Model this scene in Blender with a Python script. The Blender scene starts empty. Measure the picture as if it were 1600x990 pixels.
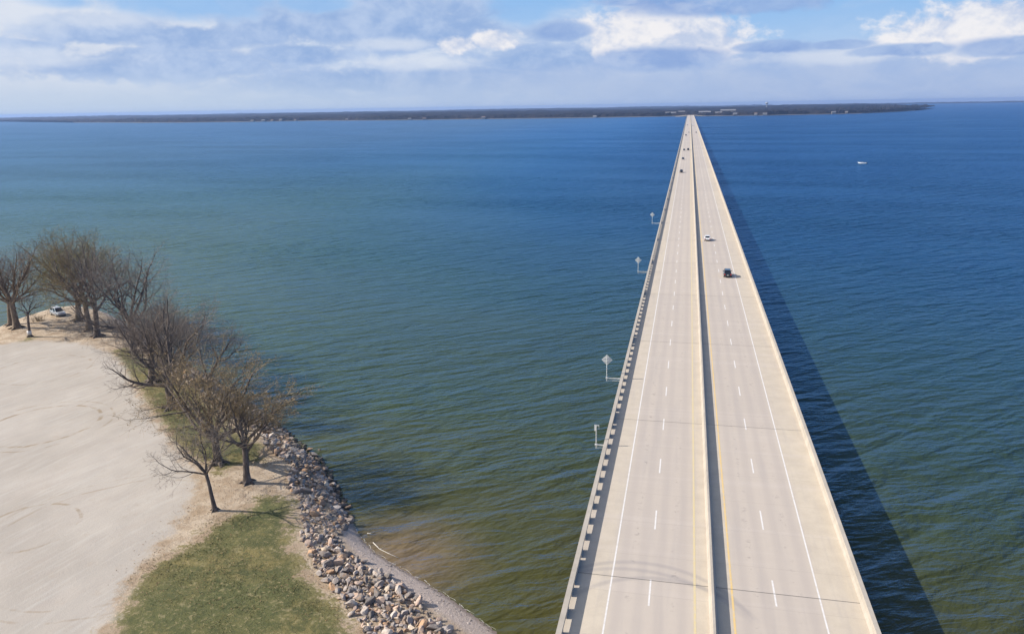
import bpy, math, random
import numpy as np
from mathutils import Vector, Matrix, noise
R = math.radians
rnd = random.Random(11)
scene = bpy.context.scene
COL = scene.collection

# ------------------------------------------------------------------ camera
CAM_H = 45.0
F_PX, PX, PY = 1235.0, 800.0, 450.0            # focal length and principal point in photograph pixels (1600 wide)
def _ray(x, y): return Vector((x - PX, PY - y, F_PX))
def _hz(x): return 167.5 - 27.0 / 1600 * (x - 800)
_Y = _ray(1078, _hz(1078)).normalized()
_n = _Y.cross(_ray(0, _hz(0))).normalized()
_Z = _n if _n.y > 0 else -_n
_X = _Z.cross(_Y)
if _X.x < 0: _X = -_X
right = Vector((_X.x, _Y.x, _Z.x)); up = Vector((_X.y, _Y.y, _Z.y)); fwd = Vector((_X.z, _Y.z, _Z.z))
def w(x, y, z=0.0):
    """world point at height z seen at photograph pixel x, y"""
    d = right * (x - PX) + up * (PY - y) + fwd * F_PX
    t = (z - CAM_H) / d.z
    return Vector((d.x * t, d.y * t, z))
def azel(x, y):
    d = (right * (x - PX) + up * (PY - y) + fwd * F_PX).normalized()
    return math.degrees(math.atan2(d.x, d.y)), math.degrees(math.asin(d.z))

cam = bpy.data.cameras.new('camera')
co = bpy.data.objects.new('camera', cam)
COL.objects.link(co)
m = Matrix((right, up, -fwd)).transposed().to_4x4()
m.translation = (0, 0, CAM_H)
co.matrix_world = m
cam.sensor_width = 36.0
cam.lens = F_PX / 1600 * 36
cam.shift_y = -45.0 / 1600
cam.clip_start = 1.0
cam.clip_end = 60000
scene.camera = co

# ------------------------------------------------------------------ exposure, light
EXPO = 0.95
scene.view_settings.view_transform = 'Standard'
scene.view_settings.look = 'None'
scene.view_settings.exposure = EXPO
scene.view_settings.gamma = 1
scene.view_settings.use_curve_mapping = False
SUN_EL, SUN_AZ = 34.5, 262.0      # compass: 0 = +Y, 90 = +X
sd = Vector((math.sin(R(SUN_AZ)) * math.cos(R(SUN_EL)), math.cos(R(SUN_AZ)) * math.cos(R(SUN_EL)), math.sin(R(SUN_EL))))
sl = bpy.data.lights.new('sun', 'SUN')
sl.energy = 3.9
sl.angle = R(0.53)
sl.color = (1.0, 0.93, 0.83)
so = bpy.data.objects.new('sun', sl)
so.rotation_euler = sd.to_track_quat('Z', 'Y').to_euler()
so.location = (-100, 0, 120)
COL.objects.link(so)

# ------------------------------------------------------------------ node helpers
class NT:
    def __init__(s, tree): s.t = tree; s.N = tree.nodes; s.L = tree.links
    def put(s, sock, v):
        if v is None: return
        if isinstance(v, bpy.types.NodeSocket): s.L.new(v, sock)
        else:
            try: sock.default_value = v
            except Exception: sock.default_value = (v[0], v[1], v[2], 1) if len(v) == 3 else v[:3]
    def node(s, ty, props=None, ins=None):
        n = s.N.new(ty)
        for k, v in (props or {}).items(): setattr(n, k, v)
        for k, v in (ins or {}).items(): s.put(n.inputs[k], v)
        return n
    def m(s, op, a, b=None, c=None, clamp=False):
        n = s.node('ShaderNodeMath', {'operation': op, 'use_clamp': clamp})
        s.put(n.inputs[0], a); s.put(n.inputs[1], b); s.put(n.inputs[2], c)
        return n.outputs[0]
    def ramp(s, v, lo, hi, a=0.0, b=1.0, smooth=True):
        n = s.node('ShaderNodeMapRange', {'interpolation_type': 'SMOOTHSTEP' if smooth else 'LINEAR'})
        for k, x in zip(('Value', 'From Min', 'From Max', 'To Min', 'To Max'), (v, lo, hi, a, b)): s.put(n.inputs[k], x)
        return n.outputs[0]
    def mix(s, f, a, b, mode='MIX'):
        n = s.node('ShaderNodeMix', {'data_type': 'RGBA', 'blend_type': mode})
        s.put(n.inputs[0], f)
        s.put(n.inputs[6], (*a, 1) if isinstance(a, tuple) and len(a) == 3 else a)
        s.put(n.inputs[7], (*b, 1) if isinstance(b, tuple) and len(b) == 3 else b)
        return n.outputs[2]
    def noise(s, vec, scale, detail=4.0, rough=0.55, dist=0.0):
        n = s.node('ShaderNodeTexNoise')
        s.put(n.inputs['Vector'], vec); s.put(n.inputs['Scale'], scale); s.put(n.inputs['Detail'], detail)
        s.put(n.inputs['Roughness'], rough); s.put(n.inputs['Distortion'], dist)
        return n.outputs['Fac']
    def mapping(s, vec, loc=(0, 0, 0), rot=(0, 0, 0), sc=(1, 1, 1)):
        n = s.node('ShaderNodeMapping')
        s.put(n.inputs['Vector'], vec)
        n.inputs['Location'].default_value = loc; n.inputs['Rotation'].default_value = rot; n.inputs['Scale'].default_value = sc
        return n.outputs[0]
    def sep(s, vec):
        n = s.node('ShaderNodeSeparateXYZ'); s.put(n.inputs[0], vec); return n.outputs
    def comb(s, x, y, z):
        n = s.node('ShaderNodeCombineXYZ'); s.put(n.inputs[0], x); s.put(n.inputs[1], y); s.put(n.inputs[2], z); return n.outputs[0]

def lin(h):
    c = [int(h[i:i + 2], 16) / 255 for i in (0, 2, 4)]
    return tuple((x / 12.92 if x < 0.04045 else ((x + 0.055) / 1.055) ** 2.4) for x in c)
def rad(h):
    return tuple(x / 2 ** EXPO for x in lin(h))

def material(name):
    mt = bpy.data.materials.new(name); mt.use_nodes = True
    mt.node_tree.nodes.clear()
    nt = NT(mt.node_tree)
    out = nt.node('ShaderNodeOutputMaterial')
    bs = nt.node('ShaderNodeBsdfPrincipled')
    nt.L.new(bs.outputs[0], out.inputs[0])
    return mt, nt, bs, out
def plain(name, col, rough=0.6, metal=0.0, var=0.0, scale=3.0, bump=0.0, coat=0.0):
    mt, nt, bs, out = material(name)
    c = (*col, 1)
    if var:
        tc = nt.node('ShaderNodeTexCoord').outputs['Object']
        f = nt.noise(tc, scale, 5)
        c = nt.mix(nt.ramp(f, 0.3, 0.7), tuple(x * (1 - var) for x in col), tuple(min(1, x * (1 + var)) for x in col))
        if bump:
            b = nt.node('ShaderNodeBump', None, {'Height': f, 'Strength': 0.6, 'Distance': bump})
            nt.L.new(b.outputs[0], bs.inputs['Normal'])
    nt.put(bs.inputs['Base Color'], c)
    bs.inputs['Roughness'].default_value = rough
    bs.inputs['Metallic'].default_value = metal
    bs.inputs['Coat Weight'].default_value = coat
    return mt

# ------------------------------------------------------------------ sky
world = bpy.data.worlds.new('World'); scene.world = world
world.use_nodes = True
wt = world.node_tree; wt.nodes.clear()
nt = NT(wt)
SKY_S = 0.10
sky = nt.node('ShaderNodeTexSky', {'sky_type': 'NISHITA', 'sun_disc': False, 'sun_elevation': R(SUN_EL), 'sun_rotation': R(SUN_AZ),
                                   'altitude': 150.0, 'air_density': 1.0, 'dust_density': 0.6, 'ozone_density': 2.5})
tc = nt.node('ShaderNodeTexCoord').outputs['Generated']
nrm = nt.node('ShaderNodeVectorMath', {'operation': 'NORMALIZE'}, {0: tc}).outputs[0]
sx, sy, sz = nt.sep(nrm)
el = nt.m('MULTIPLY', nt.m('ARCSINE', sz), 57.2958)
az = nt.m('MULTIPLY', nt.m('ARCTAN2', sx, sy), 57.2958)
skyc = nt.node('ShaderNodeVectorMath', {'operation': 'SCALE'}, {0: sky.outputs[0], 'Scale': SKY_S}).outputs[0]
# clear air low over the lake
clear = nt.mix(nt.ramp(el, 3.0, 7.5), rad('a9c9ee'), rad('8fbdee'))
clear = nt.mix(nt.ramp(el, 7.0, 22.0), clear, nt.mix(1.0, skyc, (0.62, 0.86, 1.12), 'MULTIPLY'))
strat = nt.mapping(nrm, sc=(1, 1, 2.6))
n1 = nt.noise(strat, 7.0, 7, 0.58, 0.3)
n2 = nt.noise(nt.mapping(nrm, loc=(3.1, 1.7, 0.4), sc=(1, 1, 1.6)), 16.0, 7, 0.6, 0.4)
n3 = nt.noise(nt.mapping(nrm, loc=(7.7, 0.2, 5.0), sc=(1, 1, 1.3)), 42.0, 6, 0.6, 0.2)
n4 = nt.noise(nt.mapping(nrm, loc=(1.2, 9.1, 2.3), sc=(1, 1, 2.4)), 20.0, 6, 0.6, 0.5)
def blobs(lst, k, soft, nz):
    """union of ellipses in azimuth and elevation with edges broken by noise"""
    acc = None
    for (x, y, rx, ry) in lst:
        a0, e0 = azel(x, y)
        dx = nt.m('DIVIDE', nt.m('SUBTRACT', az, a0), rx / 21.5)
        dy = nt.m('DIVIDE', nt.m('SUBTRACT', el, e0), ry / 21.5)
        d = nt.m('SUBTRACT', 1.0, nt.m('SQRT', nt.m('ADD', nt.m('MULTIPLY', dx, dx), nt.m('MULTIPLY', dy, dy))))
        acc = d if acc is None else nt.m('MAXIMUM', acc, d)
    acc = nt.m('ADD', acc, nt.m('MULTIPLY', nt.m('SUBTRACT', nz, 0.5), k))
    return nt.ramp(acc, -soft, soft)
nz_s = nt.m('ADD', nt.m('MULTIPLY', n2, 0.6), nt.m('MULTIPLY', n4, 0.4))
nz_c = nt.m('ADD', nt.m('MULTIPLY', n2, 0.62), nt.m('MULTIPLY', n3, 0.38))
# veil of soft thin cloud, thicker to the left and towards the horizon
left = nt.ramp(az, 4.0, -16.0)
veil_in = nt.m('ADD', nt.m('ADD', n1, nt.m('MULTIPLY', left, 0.30)), nt.ramp(el, 6.5, 2.5, -0.10, 0.30))
veil = nt.ramp(veil_in, 0.42, 0.72)
veil = nt.m('MULTIPLY', veil, nt.ramp(el, 30.0, 8.0, 0.35, 1.0))
gap = blobs([(300, 2, 110, 26), (490, 4, 50, 16), (815, 12, 55, 28), (1250, 38, 130, 32), (1400, 30, 110, 30), (1500, 5, 80, 16), (90, 2, 40, 10)], 2.2, 0.4, nz_s)
veil = nt.m('MULTIPLY', veil, nt.m('SUBTRACT', 1.0, nt.m('MULTIPLY', gap, 0.85)))
veilc = nt.mix(nt.ramp(n4, 0.35, 0.65), rad('abc2e6'), rad('cfdbee'))
veilc = nt.mix(nt.m('MULTIPLY', nt.ramp(az, -20.0, -46.0), 0.75), veilc, rad('dfe4ee'))
c = nt.mix(veil, clear, veilc)

grey = blobs([(560, 30, 190, 42), (470, 85, 70, 16), (300, 60, 90, 18), (400, 45, 70, 25), (150, 45, 90, 22), (230, 100, 190, 22),
              (30, 78, 60, 12), (700, 45, 90, 30), (740, 15, 60, 14), (650, 125, 260, 20), (870, 48, 50, 15), (860, 95, 110, 22)],
             3.0, 0.26, nz_c)
greyc = nt.mix(nt.ramp(nz_c, 0.38, 0.64), rad('90afdd'), rad('b6caea'))
c = nt.mix(nt.m('MULTIPLY', nt.m('MULTIPLY', grey, 0.9), nt.m('SUBTRACT', 1.0, nt.m('MULTIPLY', gap, 0.8))), c, greyc)
low = blobs([(1500, 92, 260, 26), (1250, 100, 140, 24), (1000, 120, 300, 24)], 1.8, 0.5, nz_s)
c = nt.mix(nt.m('MULTIPLY', low, 0.75), c, nt.mix(nt.ramp(n2, 0.3, 0.7), rad('a0b9e2'), rad('bccbe6')))
puff = blobs([(1025, 42, 88, 46), (1085, 56, 80, 32), (955, 68, 36, 24), (1130, 70, 32, 22), (1600, 34, 130, 40), (1510, 48, 95, 26),
              (1445, 60, 45, 10), (712, 70, 26, 12), (775, 62, 36, 15), (1400, 57, 8, 5)], 3.6, 0.34, nz_c)
puffc = nt.mix(nt.ramp(nz_c, 0.38, 0.58), rad('c3cfe8'), rad('f8f5f5'))
wisp = blobs([(40, 92, 110, 12), (30, 20, 60, 22), (655, 98, 70, 11), (1290, 90, 90, 9), (620, 70, 60, 8), (1480, 70, 60, 8), (150, 30, 60, 10)], 2.2, 0.6, nz_s)
c = nt.mix(nt.m('MULTIPLY', wisp, 0.6), c, rad('dfe6f2'))
c = nt.mix(nt.m('MULTIPLY', puff, 0.90), c, puffc)
base = blobs([(1130, 2, 150, 20), (1010, 0, 70, 10), (1035, 92, 95, 18), (1210, 74, 55, 9), (1310, 70, 40, 6), (880, 50, 40, 12), (1420, 78, 60, 8), (1590, 72, 70, 12)],
             2.4, 0.26, nz_c)
basec = nt.mix(nt.ramp(n2, 0.35, 0.65), rad('87a6da'), rad('a3bce4'))
c = nt.mix(nt.m('MULTIPLY', base, 0.85), c, basec)
# pale air at the horizon
hz = nt.ramp(el, 3.2, 0.2)
hzc = nt.mix(nt.ramp(az, 15.0, -40.0), rad('a6badf'), rad('bfd0e6'))
c = nt.mix(nt.m('MULTIPLY', hz, 0.85), c, hzc)
# scattered cloud overhead and behind
sunside = nt.ramp(az, -12.0, -48.0)
over = nt.m('MULTIPLY', nt.ramp(nt.m('ADD', nt.noise(nt.mapping(nrm, sc=(1, 1, 1.6)), 3.2, 6, 0.55), nt.m('MULTIPLY', sunside, 0.25)), 0.50, 0.68), nt.ramp(el, 9.0, 20.0, 0.0, nt.m('ADD', 0.45, nt.m('MULTIPLY', sunside, 0.5))))
c = nt.mix(over, c, nt.mix(sunside, rad('d8dfec'), rad('fbfaf8')))
bg = nt.node('ShaderNodeBackground'); nt.put(bg.inputs[0], c); bg.inputs[1].default_value = 1.0
wo = nt.node('ShaderNodeOutputWorld'); nt.L.new(bg.outputs[0], wo.inputs[0])
SKY_BG = bg

# ------------------------------------------------------------------ mesh helpers
class MB:
    def __init__(s): s.v = []; s.f = []; s.mi = []
    def add(s, vs, fs, mi=0):
        o = len(s.v); s.v += [tuple(p) for p in vs]
        for f in fs: s.f.append(tuple(o + i for i in f)); s.mi.append(mi)
    def box(s, x0, x1, y0, y1, z0, z1, mi=0):
        s.add([(x0, y0, z0), (x1, y0, z0), (x1, y1, z0), (x0, y1, z0), (x0, y0, z1), (x1, y0, z1), (x1, y1, z1), (x0, y1, z1)],
              [(0, 3, 2, 1), (4, 5, 6, 7), (0, 1, 5, 4), (1, 2, 6, 5), (2, 3, 7, 6), (3, 0, 4, 7)], mi)
    def prism(s, prof, y0, y1, mi=0):
        """profile in x,z (counter-clockwise seen from -y) swept along y"""
        n = len(prof)
        s.add([(x, y0, z) for x, z in prof] + [(x, y1, z) for x, z in prof],
              [tuple(range(n)), tuple(range(2 * n - 1, n - 1, -1))] + [(i, i + n, (i + 1) % n + n, (i + 1) % n) for i in range(n)], mi)
    def tube(s, pts, rads, k=6, mi=0, cap=True):
        o = len(s.v); n = len(pts)
        for i, (p, r) in enumerate(zip(pts, rads)):
            d = (pts[min(i + 1, n - 1)] - pts[max(i - 1, 0)])
            if d.length < 1e-9: d = Vector((0, 0, 1))
            d.normalize()
            a = d.cross(Vector((0.31, 0.87, 0.38)) if abs(d.z) > 0.9 else Vector((0, 0, 1))).normalized(); b = d.cross(a)
            for j in range(k):
                t = 2 * math.pi * j / k
                s.v.append(tuple(p + a * (math.cos(t) * r) + b * (math.sin(t) * r)))
        for i in range(n - 1):
            for j in range(k):
                j2 = (j + 1) % k
                s.f.append((o + i * k + j, o + i * k + j2, o + (i + 1) * k + j2, o + (i + 1) * k + j)); s.mi.append(mi)
        if cap and k > 3:
            s.f.append(tuple(o + j for j in range(k))[::-1]); s.mi.append(mi)
            s.f.append(tuple(o + (n - 1) * k + j for j in range(k))); s.mi.append(mi)
    def mesh(s, name, mats, smooth=False):
        me = bpy.data.meshes.new(name)
        me.from_pydata(s.v, [], s.f)
        for q in (mats if isinstance(mats, (list, tuple)) else [mats]): me.materials.append(q)
        if any(s.mi): me.polygons.foreach_set('material_index', s.mi)
        if smooth: me.polygons.foreach_set('use_smooth', [True] * len(me.polygons))
        me.update()
        return me
    def build(s, name, mats, parent=None, smooth=False, bevel=0.0):
        o = bpy.data.objects.new(name, s.mesh(name, mats, smooth)); COL.objects.link(o)
        if parent: o.parent = parent
        if bevel:
            b = o.modifiers.new('bevel', 'BEVEL'); b.width = bevel; b.segments = 2; b.limit_method = 'ANGLE'
        return o
def tag(o, label=None, cat=None, group=None, kind=None):
    if label: o['label'] = label
    if cat: o['category'] = cat
    if group: o['group'] = group
    if kind: o['kind'] = kind
    return o
def empty(name, loc=(0, 0, 0), rz=0.0):
    o = bpy.data.objects.new(name, None); COL.objects.link(o)
    o.location = loc; o.rotation_euler = (0, 0, rz); o.empty_display_size = 0.5
    return o
def copy_tree(o, parent=None):
    c = o.copy(); COL.objects.link(c)
    if parent: c.parent = parent
    for ch in list(o.children): copy_tree(ch, c)
    return c

# ------------------------------------------------------------------ shoreline and land cover
shore_px = [(-60, 545), (0, 512), (40, 498), (75, 487), (130, 481), (165, 489), (207, 513), (250, 544), (290, 573), (335, 598), (380, 630), (420, 657),
            (447, 680), (478, 710), (495, 722), (512, 744), (527, 777), (545, 812), (565, 846), (587, 866), (622, 887), (650, 903), (700, 934), (770, 985), (850, 1060)]
shore = [(-330, 90), (-260, 118), (-190, 122)] + [tuple(w(x, y, 0)[:2]) for x, y in shore_px] + [(-4, 36), (12, 26), (60, 14), (240, 0), (240, -160), (-330, -160)]
def seg_dist(P, poly, closed=True):
    P = np.asarray(P, float); d = np.full(len(P), 1e9); n = len(poly)
    for i in range(n if closed else n - 1):
        a = np.array(poly[i]); b = np.array(poly[(i + 1) % n]); ab = b - a
        t = np.clip(((P - a) @ ab) / (ab @ ab), 0, 1)
        d = np.minimum(d, np.linalg.norm(P - (a + t[:, None] * ab), axis=1))
    return d
def inside(P, poly):
    P = np.asarray(P, float); x, y = P[:, 0], P[:, 1]; r = np.zeros(len(P), bool); n = len(poly)
    for i in range(n):
        x1, y1 = poly[i]; x2, y2 = poly[(i + 1) % n]
        if y1 == y2: continue
        r ^= ((y1 > y) != (y2 > y)) & (x < (x2 - x1) * (y - y1) / (y2 - y1) + x1)
    return r
def sdist(P, poly):
    return np.where(inside(P, poly), 1, -1) * seg_dist(P, poly)
def pw(lst, z=2.0): return [tuple(w(x, y, z)[:2]) for x, y in lst]
lot = pw([(-500, 575), (-100, 542), (0, 539), (60, 532), (130, 537), (168, 549), (186, 562), (199, 587), (218, 622), (245, 666), (277, 705), (300, 735),
          (305, 765), (292, 796), (262, 838), (228, 873), (207, 905), (150, 1000)]) + [(-45, 20), (-330, 20), (-330, 80)]
g1 = pw([(170, 549), (200, 541), (235, 560), (262, 590), (306, 600), (335, 640), (372, 672), (410, 690), (418, 722), (380, 728), (340, 742), (300, 716), (268, 692), (240, 648), (208, 602), (182, 566)])
g2 = pw([(418, 770), (460, 780), (465, 812), (462, 850), (482, 884), (520, 935), (575, 1000)]) + [(-30, 30), (-42, 25)] + pw([(165, 1000), (212, 905), (236, 882), (268, 864), (302, 846), (322, 822), (352, 808), (376, 800), (402, 778)])
g3 = pw([(18, 541), (42, 528), (64, 526), (46, 536), (30, 543)])
band_out = pw([(210, 510), (255, 541), (295, 569), (341, 594), (386, 626), (427, 653), (455, 676), (486, 704), (504, 718), (521, 741), (537, 774), (552, 812)], 0.0) \
         + pw([(533, 838), (536, 860), (570, 878), (606, 898), (650, 932), (700, 980), (760, 1050)], 1.0)
band_in = pw([(190, 520), (226, 552), (262, 580), (300, 605), (345, 645), (385, 668), (404, 676), (416, 702), (434, 715), (450, 727), (449, 750), (450, 769), (464, 782), (466, 803), (474, 826), (464, 838),
              (477, 856), (485, 878), (497, 900), (530, 940), (575, 1000), (610, 1060)], 1.6)
band = band_out + band_in[::-1]

def height(P):
    P = np.asarray(P, float)
    d = sdist(P, shore)
    # the bank is steep where the rocks lie and a low beach in front of them farther down
    flat = np.clip((74 - P[:, 1]) / 12, 0, 1) * np.clip((P[:, 0] + 60) / 15, 0, 1)
    k = 2.6 + 2.2 * flat
    h = np.where(d > 0, 2.15 * (1 - np.exp(-np.maximum(d, 0) / k)), np.maximum(d * 0.12, -4.0))
    return h
def und(x, y):
    return 0.10 * noise.noise(Vector((x * 0.09, y * 0.09, 0))) + 0.05 * noise.noise(Vector((x * 0.5, y * 0.5, 3))) 
def hz_at(x, y):
    h = float(height([(x, y)])[0])
    return h + (und(x, y) * min(1, max(0, h)) if h > 0 else 0)

xs = np.concatenate([np.arange(-330, -175, 8.0), np.arange(-175, -14, 0.5), np.arange(-14, 60, 4.0), np.arange(60, 245, 18.0)])
ys = np.concatenate([np.arange(-160, 30, 10.0), np.arange(30, 40, 2.0), np.arange(40, 160, 0.5), np.arange(160, 200, 6.0)])
GX, GY = np.meshgrid(xs, ys)
P = np.stack([GX.ravel(), GY.ravel()], 1)
H = height(P)
U = np.array([und(x, y) if h > 0 else 0 for (x, y), h in zip(P, H)])
H = H + U * np.clip(H, 0, 1)
nx, ny = len(xs), len(ys)
idx = np.arange(nx * ny).reshape(ny, nx)
quads = np.stack([idx[:-1, :-1].ravel(), idx[:-1, 1:].ravel(), idx[1:, 1:].ravel(), idx[1:, :-1].ravel()], 1)
hq = H[quads].max(1)
quads = quads[hq > -3.9]
me = bpy.data.meshes.new('ground')
me.from_pydata(np.column_stack([P, H]).tolist(), [], quads.tolist())
me.polygons.foreach_set('use_smooth', [True] * len(me.polygons))
def attr(name, vals):
    a = me.attributes.new(name, 'FLOAT', 'POINT'); a.data.foreach_set('value', np.asarray(vals, np.float32))
attr('lot', np.clip(sdist(P, lot), -6, 6))
attr('grass', np.clip(np.maximum.reduce([sdist(P, g1), sdist(P, g2), sdist(P, g3)]), -6, 6))
attr('shore', np.clip(sdist(P, shore), -6, 30))
ground = bpy.data.objects.new('ground', me); COL.objects.link(ground)
tag(ground, 'pale gravel lot with grass and bare soil along its shore edge', None, None, 'structure')

mt, nt, bs, out = material('ground')
geo = nt.node('ShaderNodeNewGeometry').outputs['Position']
def at(nm): return nt.node('ShaderNodeAttribute', {'attribute_name': nm}).outputs['Fac']
fine = nt.noise(geo, 2.4, 6, 0.65)
mid = nt.noise(geo, 0.45, 5, 0.6)
big = nt.noise(geo, 0.09, 4, 0.5)
vf = nt.noise(geo, 9.0, 4, 0.7)
jit = nt.m('ADD', nt.m('MULTIPLY', nt.m('SUBTRACT', mid, 0.5), 4.2), nt.m('MULTIPLY', nt.m('SUBTRACT', fine, 0.5), 3.4))
soil = nt.mix(nt.ramp(mid, 0.35, 0.65), (0.30, 0.22, 0.145), (0.43, 0.345, 0.255))
soil = nt.mix(nt.ramp(fine, 0.52, 0.75), soil, (0.15, 0.105, 0.06))
soil = nt.mix(nt.m('MULTIPLY', nt.ramp(vf, 0.55, 0.7), 0.6), soil, (0.20, 0.15, 0.09))
gr = nt.mix(nt.ramp(mid, 0.35, 0.68), (0.062, 0.064, 0.014), (0.19, 0.150, 0.050))
gr = nt.mix(nt.ramp(big, 0.42, 0.6), gr, (0.082, 0.084, 0.022))
gr = nt.mix(nt.ramp(vf, 0.45, 0.7, 0, 0.6), gr, (0.05, 0.07, 0.022))
gr = nt.mix(nt.ramp(fine, 0.54, 0.70, 0, 0.8), gr, (0.28, 0.22, 0.11))
gx, gy, gz = nt.sep(geo)
streak = nt.noise(nt.mapping(nt.mapping(geo, rot=(0, 0, 0.5)), sc=(1.2, 0.12, 1)), 0.6, 5, 0.6)
lc = nt.mix(nt.ramp(big, 0.3, 0.7), (0.305, 0.273, 0.238), (0.362, 0.326, 0.288))
lc = nt.mix(nt.ramp(streak, 0.42, 0.75, 0, 0.35), lc, (0.31, 0.265, 0.23))
lc = nt.mix(nt.ramp(mid, 0.56, 0.74, 0, 0.45), lc, (0.31, 0.26, 0.21))
lc = nt.mix(nt.ramp(vf, 0.56, 0.75, 0, 0.35), lc, (0.25, 0.21, 0.17))
# wheel tracks swept round the lot
def circ(a, b, c):
    (ax, ay), (bx, by), (cx, cy) = [tuple(w(x, y, 2.0)[:2]) for x, y in (a, b, c)]
    d = 2 * (ax * (by - cy) + bx * (cy - ay) + cx * (ay - by))
    ux = ((ax * ax + ay * ay) * (by - cy) + (bx * bx + by * by) * (cy - ay) + (cx * cx + cy * cy) * (ay - by)) / d
    uy = ((ax * ax + ay * ay) * (cx - bx) + (bx * bx + by * by) * (ax - cx) + (cx * cx + cy * cy) * (bx - ax)) / d
    return ux, uy, math.hypot(ax - ux, ay - uy)
for (cc, off, wd, st) in ((circ((0, 578), (60, 561), (120, 557)), 0, .30, .55), (circ((0, 658), (60, 640), (135, 636)), 0, .38, .85), (circ((0, 658), (60, 640), (135, 636)), 1.7, .25, .6),
                          (circ((0, 864), (55, 856), (110, 832)), 0, .30, .7), (circ((60, 800), (180, 760), (280, 750)), 0, .22, .45), (circ((60, 800), (180, 760), (280, 750)), 1.6, .22, .4)):
    cx_, cy_, r_ = cc
    dx = nt.m('SUBTRACT', gx, cx_); dy = nt.m('SUBTRACT', gy, cy_)
    dd = nt.m('SQRT', nt.m('ADD', nt.m('MULTIPLY', dx, dx), nt.m('MULTIPLY', dy, dy)))
    ring = nt.ramp(nt.m('ABSOLUTE', nt.m('SUBTRACT', nt.m('ADD', dd, nt.m('MULTIPLY', nt.m('SUBTRACT', big, 0.5), 2.0)), r_ + off)), wd, wd * .3)
    ring = nt.m('MULTIPLY', nt.m('MULTIPLY', ring, st), nt.ramp(nt.m('ADD', nt.m('MULTIPLY', mid, 0.5), nt.m('MULTIPLY', streak, 0.5)), 0.44, 0.56))
    lc = nt.mix(ring, lc, (0.22, 0.165, 0.105))
lc = nt.mix(nt.m('MULTIPLY', nt.ramp(nt.noise(geo, 4.5, 5, 0.8), 0.60, 0.70), nt.ramp(big, 0.40, 0.60, 0.1, 0.55)), lc, (0.20, 0.165, 0.125))
lc = nt.mix(nt.ramp(nt.noise(nt.mapping(nt.mapping(geo, rot=(0, 0, 0.2)), sc=(2.0, 0.2, 1)), 0.8, 4, 0.6), 0.48, 0.72, 0, 0.4), lc, (0.40, 0.375, 0.34))
lotf = nt.ramp(nt.m('ADD', at('lot'), nt.m('MULTIPLY', jit, 1.0)), -0.9, 0.9)
clump = nt.noise(geo, 1.1, 5, 0.7, 0.6)
gr = nt.mix(nt.ramp(clump, 0.50, 0.62, 0, 0.6), gr, (0.045, 0.055, 0.014))
gr = nt.mix(nt.ramp(clump, 0.44, 0.34, 0, 0.55), gr, (0.27, 0.225, 0.115))
grf = nt.ramp(nt.m('ADD', at('grass'), nt.m('MULTIPLY', jit, 1.5)), -0.2, 0.9)
gr = nt.mix(nt.ramp(nt.m('ADD', at('grass'), nt.m('MULTIPLY', jit, 0.8)), 2.2, 0.0, 0, 0.7), gr, nt.mix(nt.ramp(fine, 0.4, 0.65), (0.16, 0.135, 0.045), (0.27, 0.215, 0.11)))
c = nt.mix(grf, soil, gr)
c = nt.mix(lotf, c, lc)
rim = nt.ramp(nt.m('ABSOLUTE', at('lot')), 2.2, 0.0)
litter = nt.m('MULTIPLY', nt.m('MULTIPLY', rim, nt.ramp(fine, 0.55, 0.66)), 0.8)
c = nt.mix(litter, c, (0.27, 0.215, 0.14))
# pebbly beach, dark where wet
beach = nt.ramp(gz, 1.15, 0.75)
bc = nt.mix(nt.ramp(nt.noise(geo, 14.0, 3, 0.7), 0.35, 0.65), (0.24, 0.19, 0.165), (0.48, 0.40, 0.35))
c = nt.mix(beach, c, bc)
wet = nt.ramp(nt.m('ADD', gz, nt.m('MULTIPLY', mid, 0.12)), 0.30, 0.08)
c = nt.mix(nt.m('MULTIPLY', wet, 0.7), c, (0.11, 0.075, 0.05))
nt.put(bs.inputs['Base Color'], c)
nt.put(bs.inputs['Roughness'], nt.m('SUBTRACT', 0.93, nt.m('MULTIPLY', wet, 0.5)))
hgt = nt.m('ADD', nt.m('MULTIPLY', fine, 0.6), nt.m('MULTIPLY', vf, 0.5))
bmp = nt.node('ShaderNodeBump', None, {'Height': hgt, 'Strength': nt.m('SUBTRACT', 0.9, nt.m('MULTIPLY', lotf, 0.6)), 'Distance': 0.22})
nt.L.new(bmp.outputs[0], bs.inputs['Normal'])
me.materials.append(mt)

# ------------------------------------------------------------------ water
mt, nt, bs, out = material('lake_water')
geo = nt.node('ShaderNodeNewGeometry').outputs['Position']
gx, gy, gz = nt.sep(geo)
CR = R(40)     # direction the crests run
bigw = nt.noise(nt.mapping(geo, rot=(0, 0, -0.3), sc=(0.35, 1, 1)), 0.012, 4, 0.55)
midw = nt.noise(nt.mapping(nt.mapping(geo, rot=(0, 0, -CR)), sc=(0.3, 1, 1)), 0.05, 4, 0.6)
dist_y = nt.m('ADD', gy, nt.m('MULTIPLY', nt.m('SUBTRACT', bigw, 0.5), 120.0))
dist_y = nt.m('ADD', dist_y, nt.m('MULTIPLY', nt.m('SUBTRACT', midw, 0.5), 40.0))
dist_y = nt.m('MULTIPLY', dist_y, nt.ramp(gx, -200.0, 30.0, 0.48, 1.15))
dist_y = nt.m('ADD', dist_y, nt.ramp(gx, 10.0, 80.0, 0.0, 45.0, False))
cr = nt.node('ShaderNodeValToRGB')
nt.put(cr.inputs[0], nt.m('DIVIDE', nt.m('LOGARITHM', nt.m('MAXIMUM', nt.m('DIVIDE', dist_y, 40.0), 1.0), 2.0), 7.0))
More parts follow.
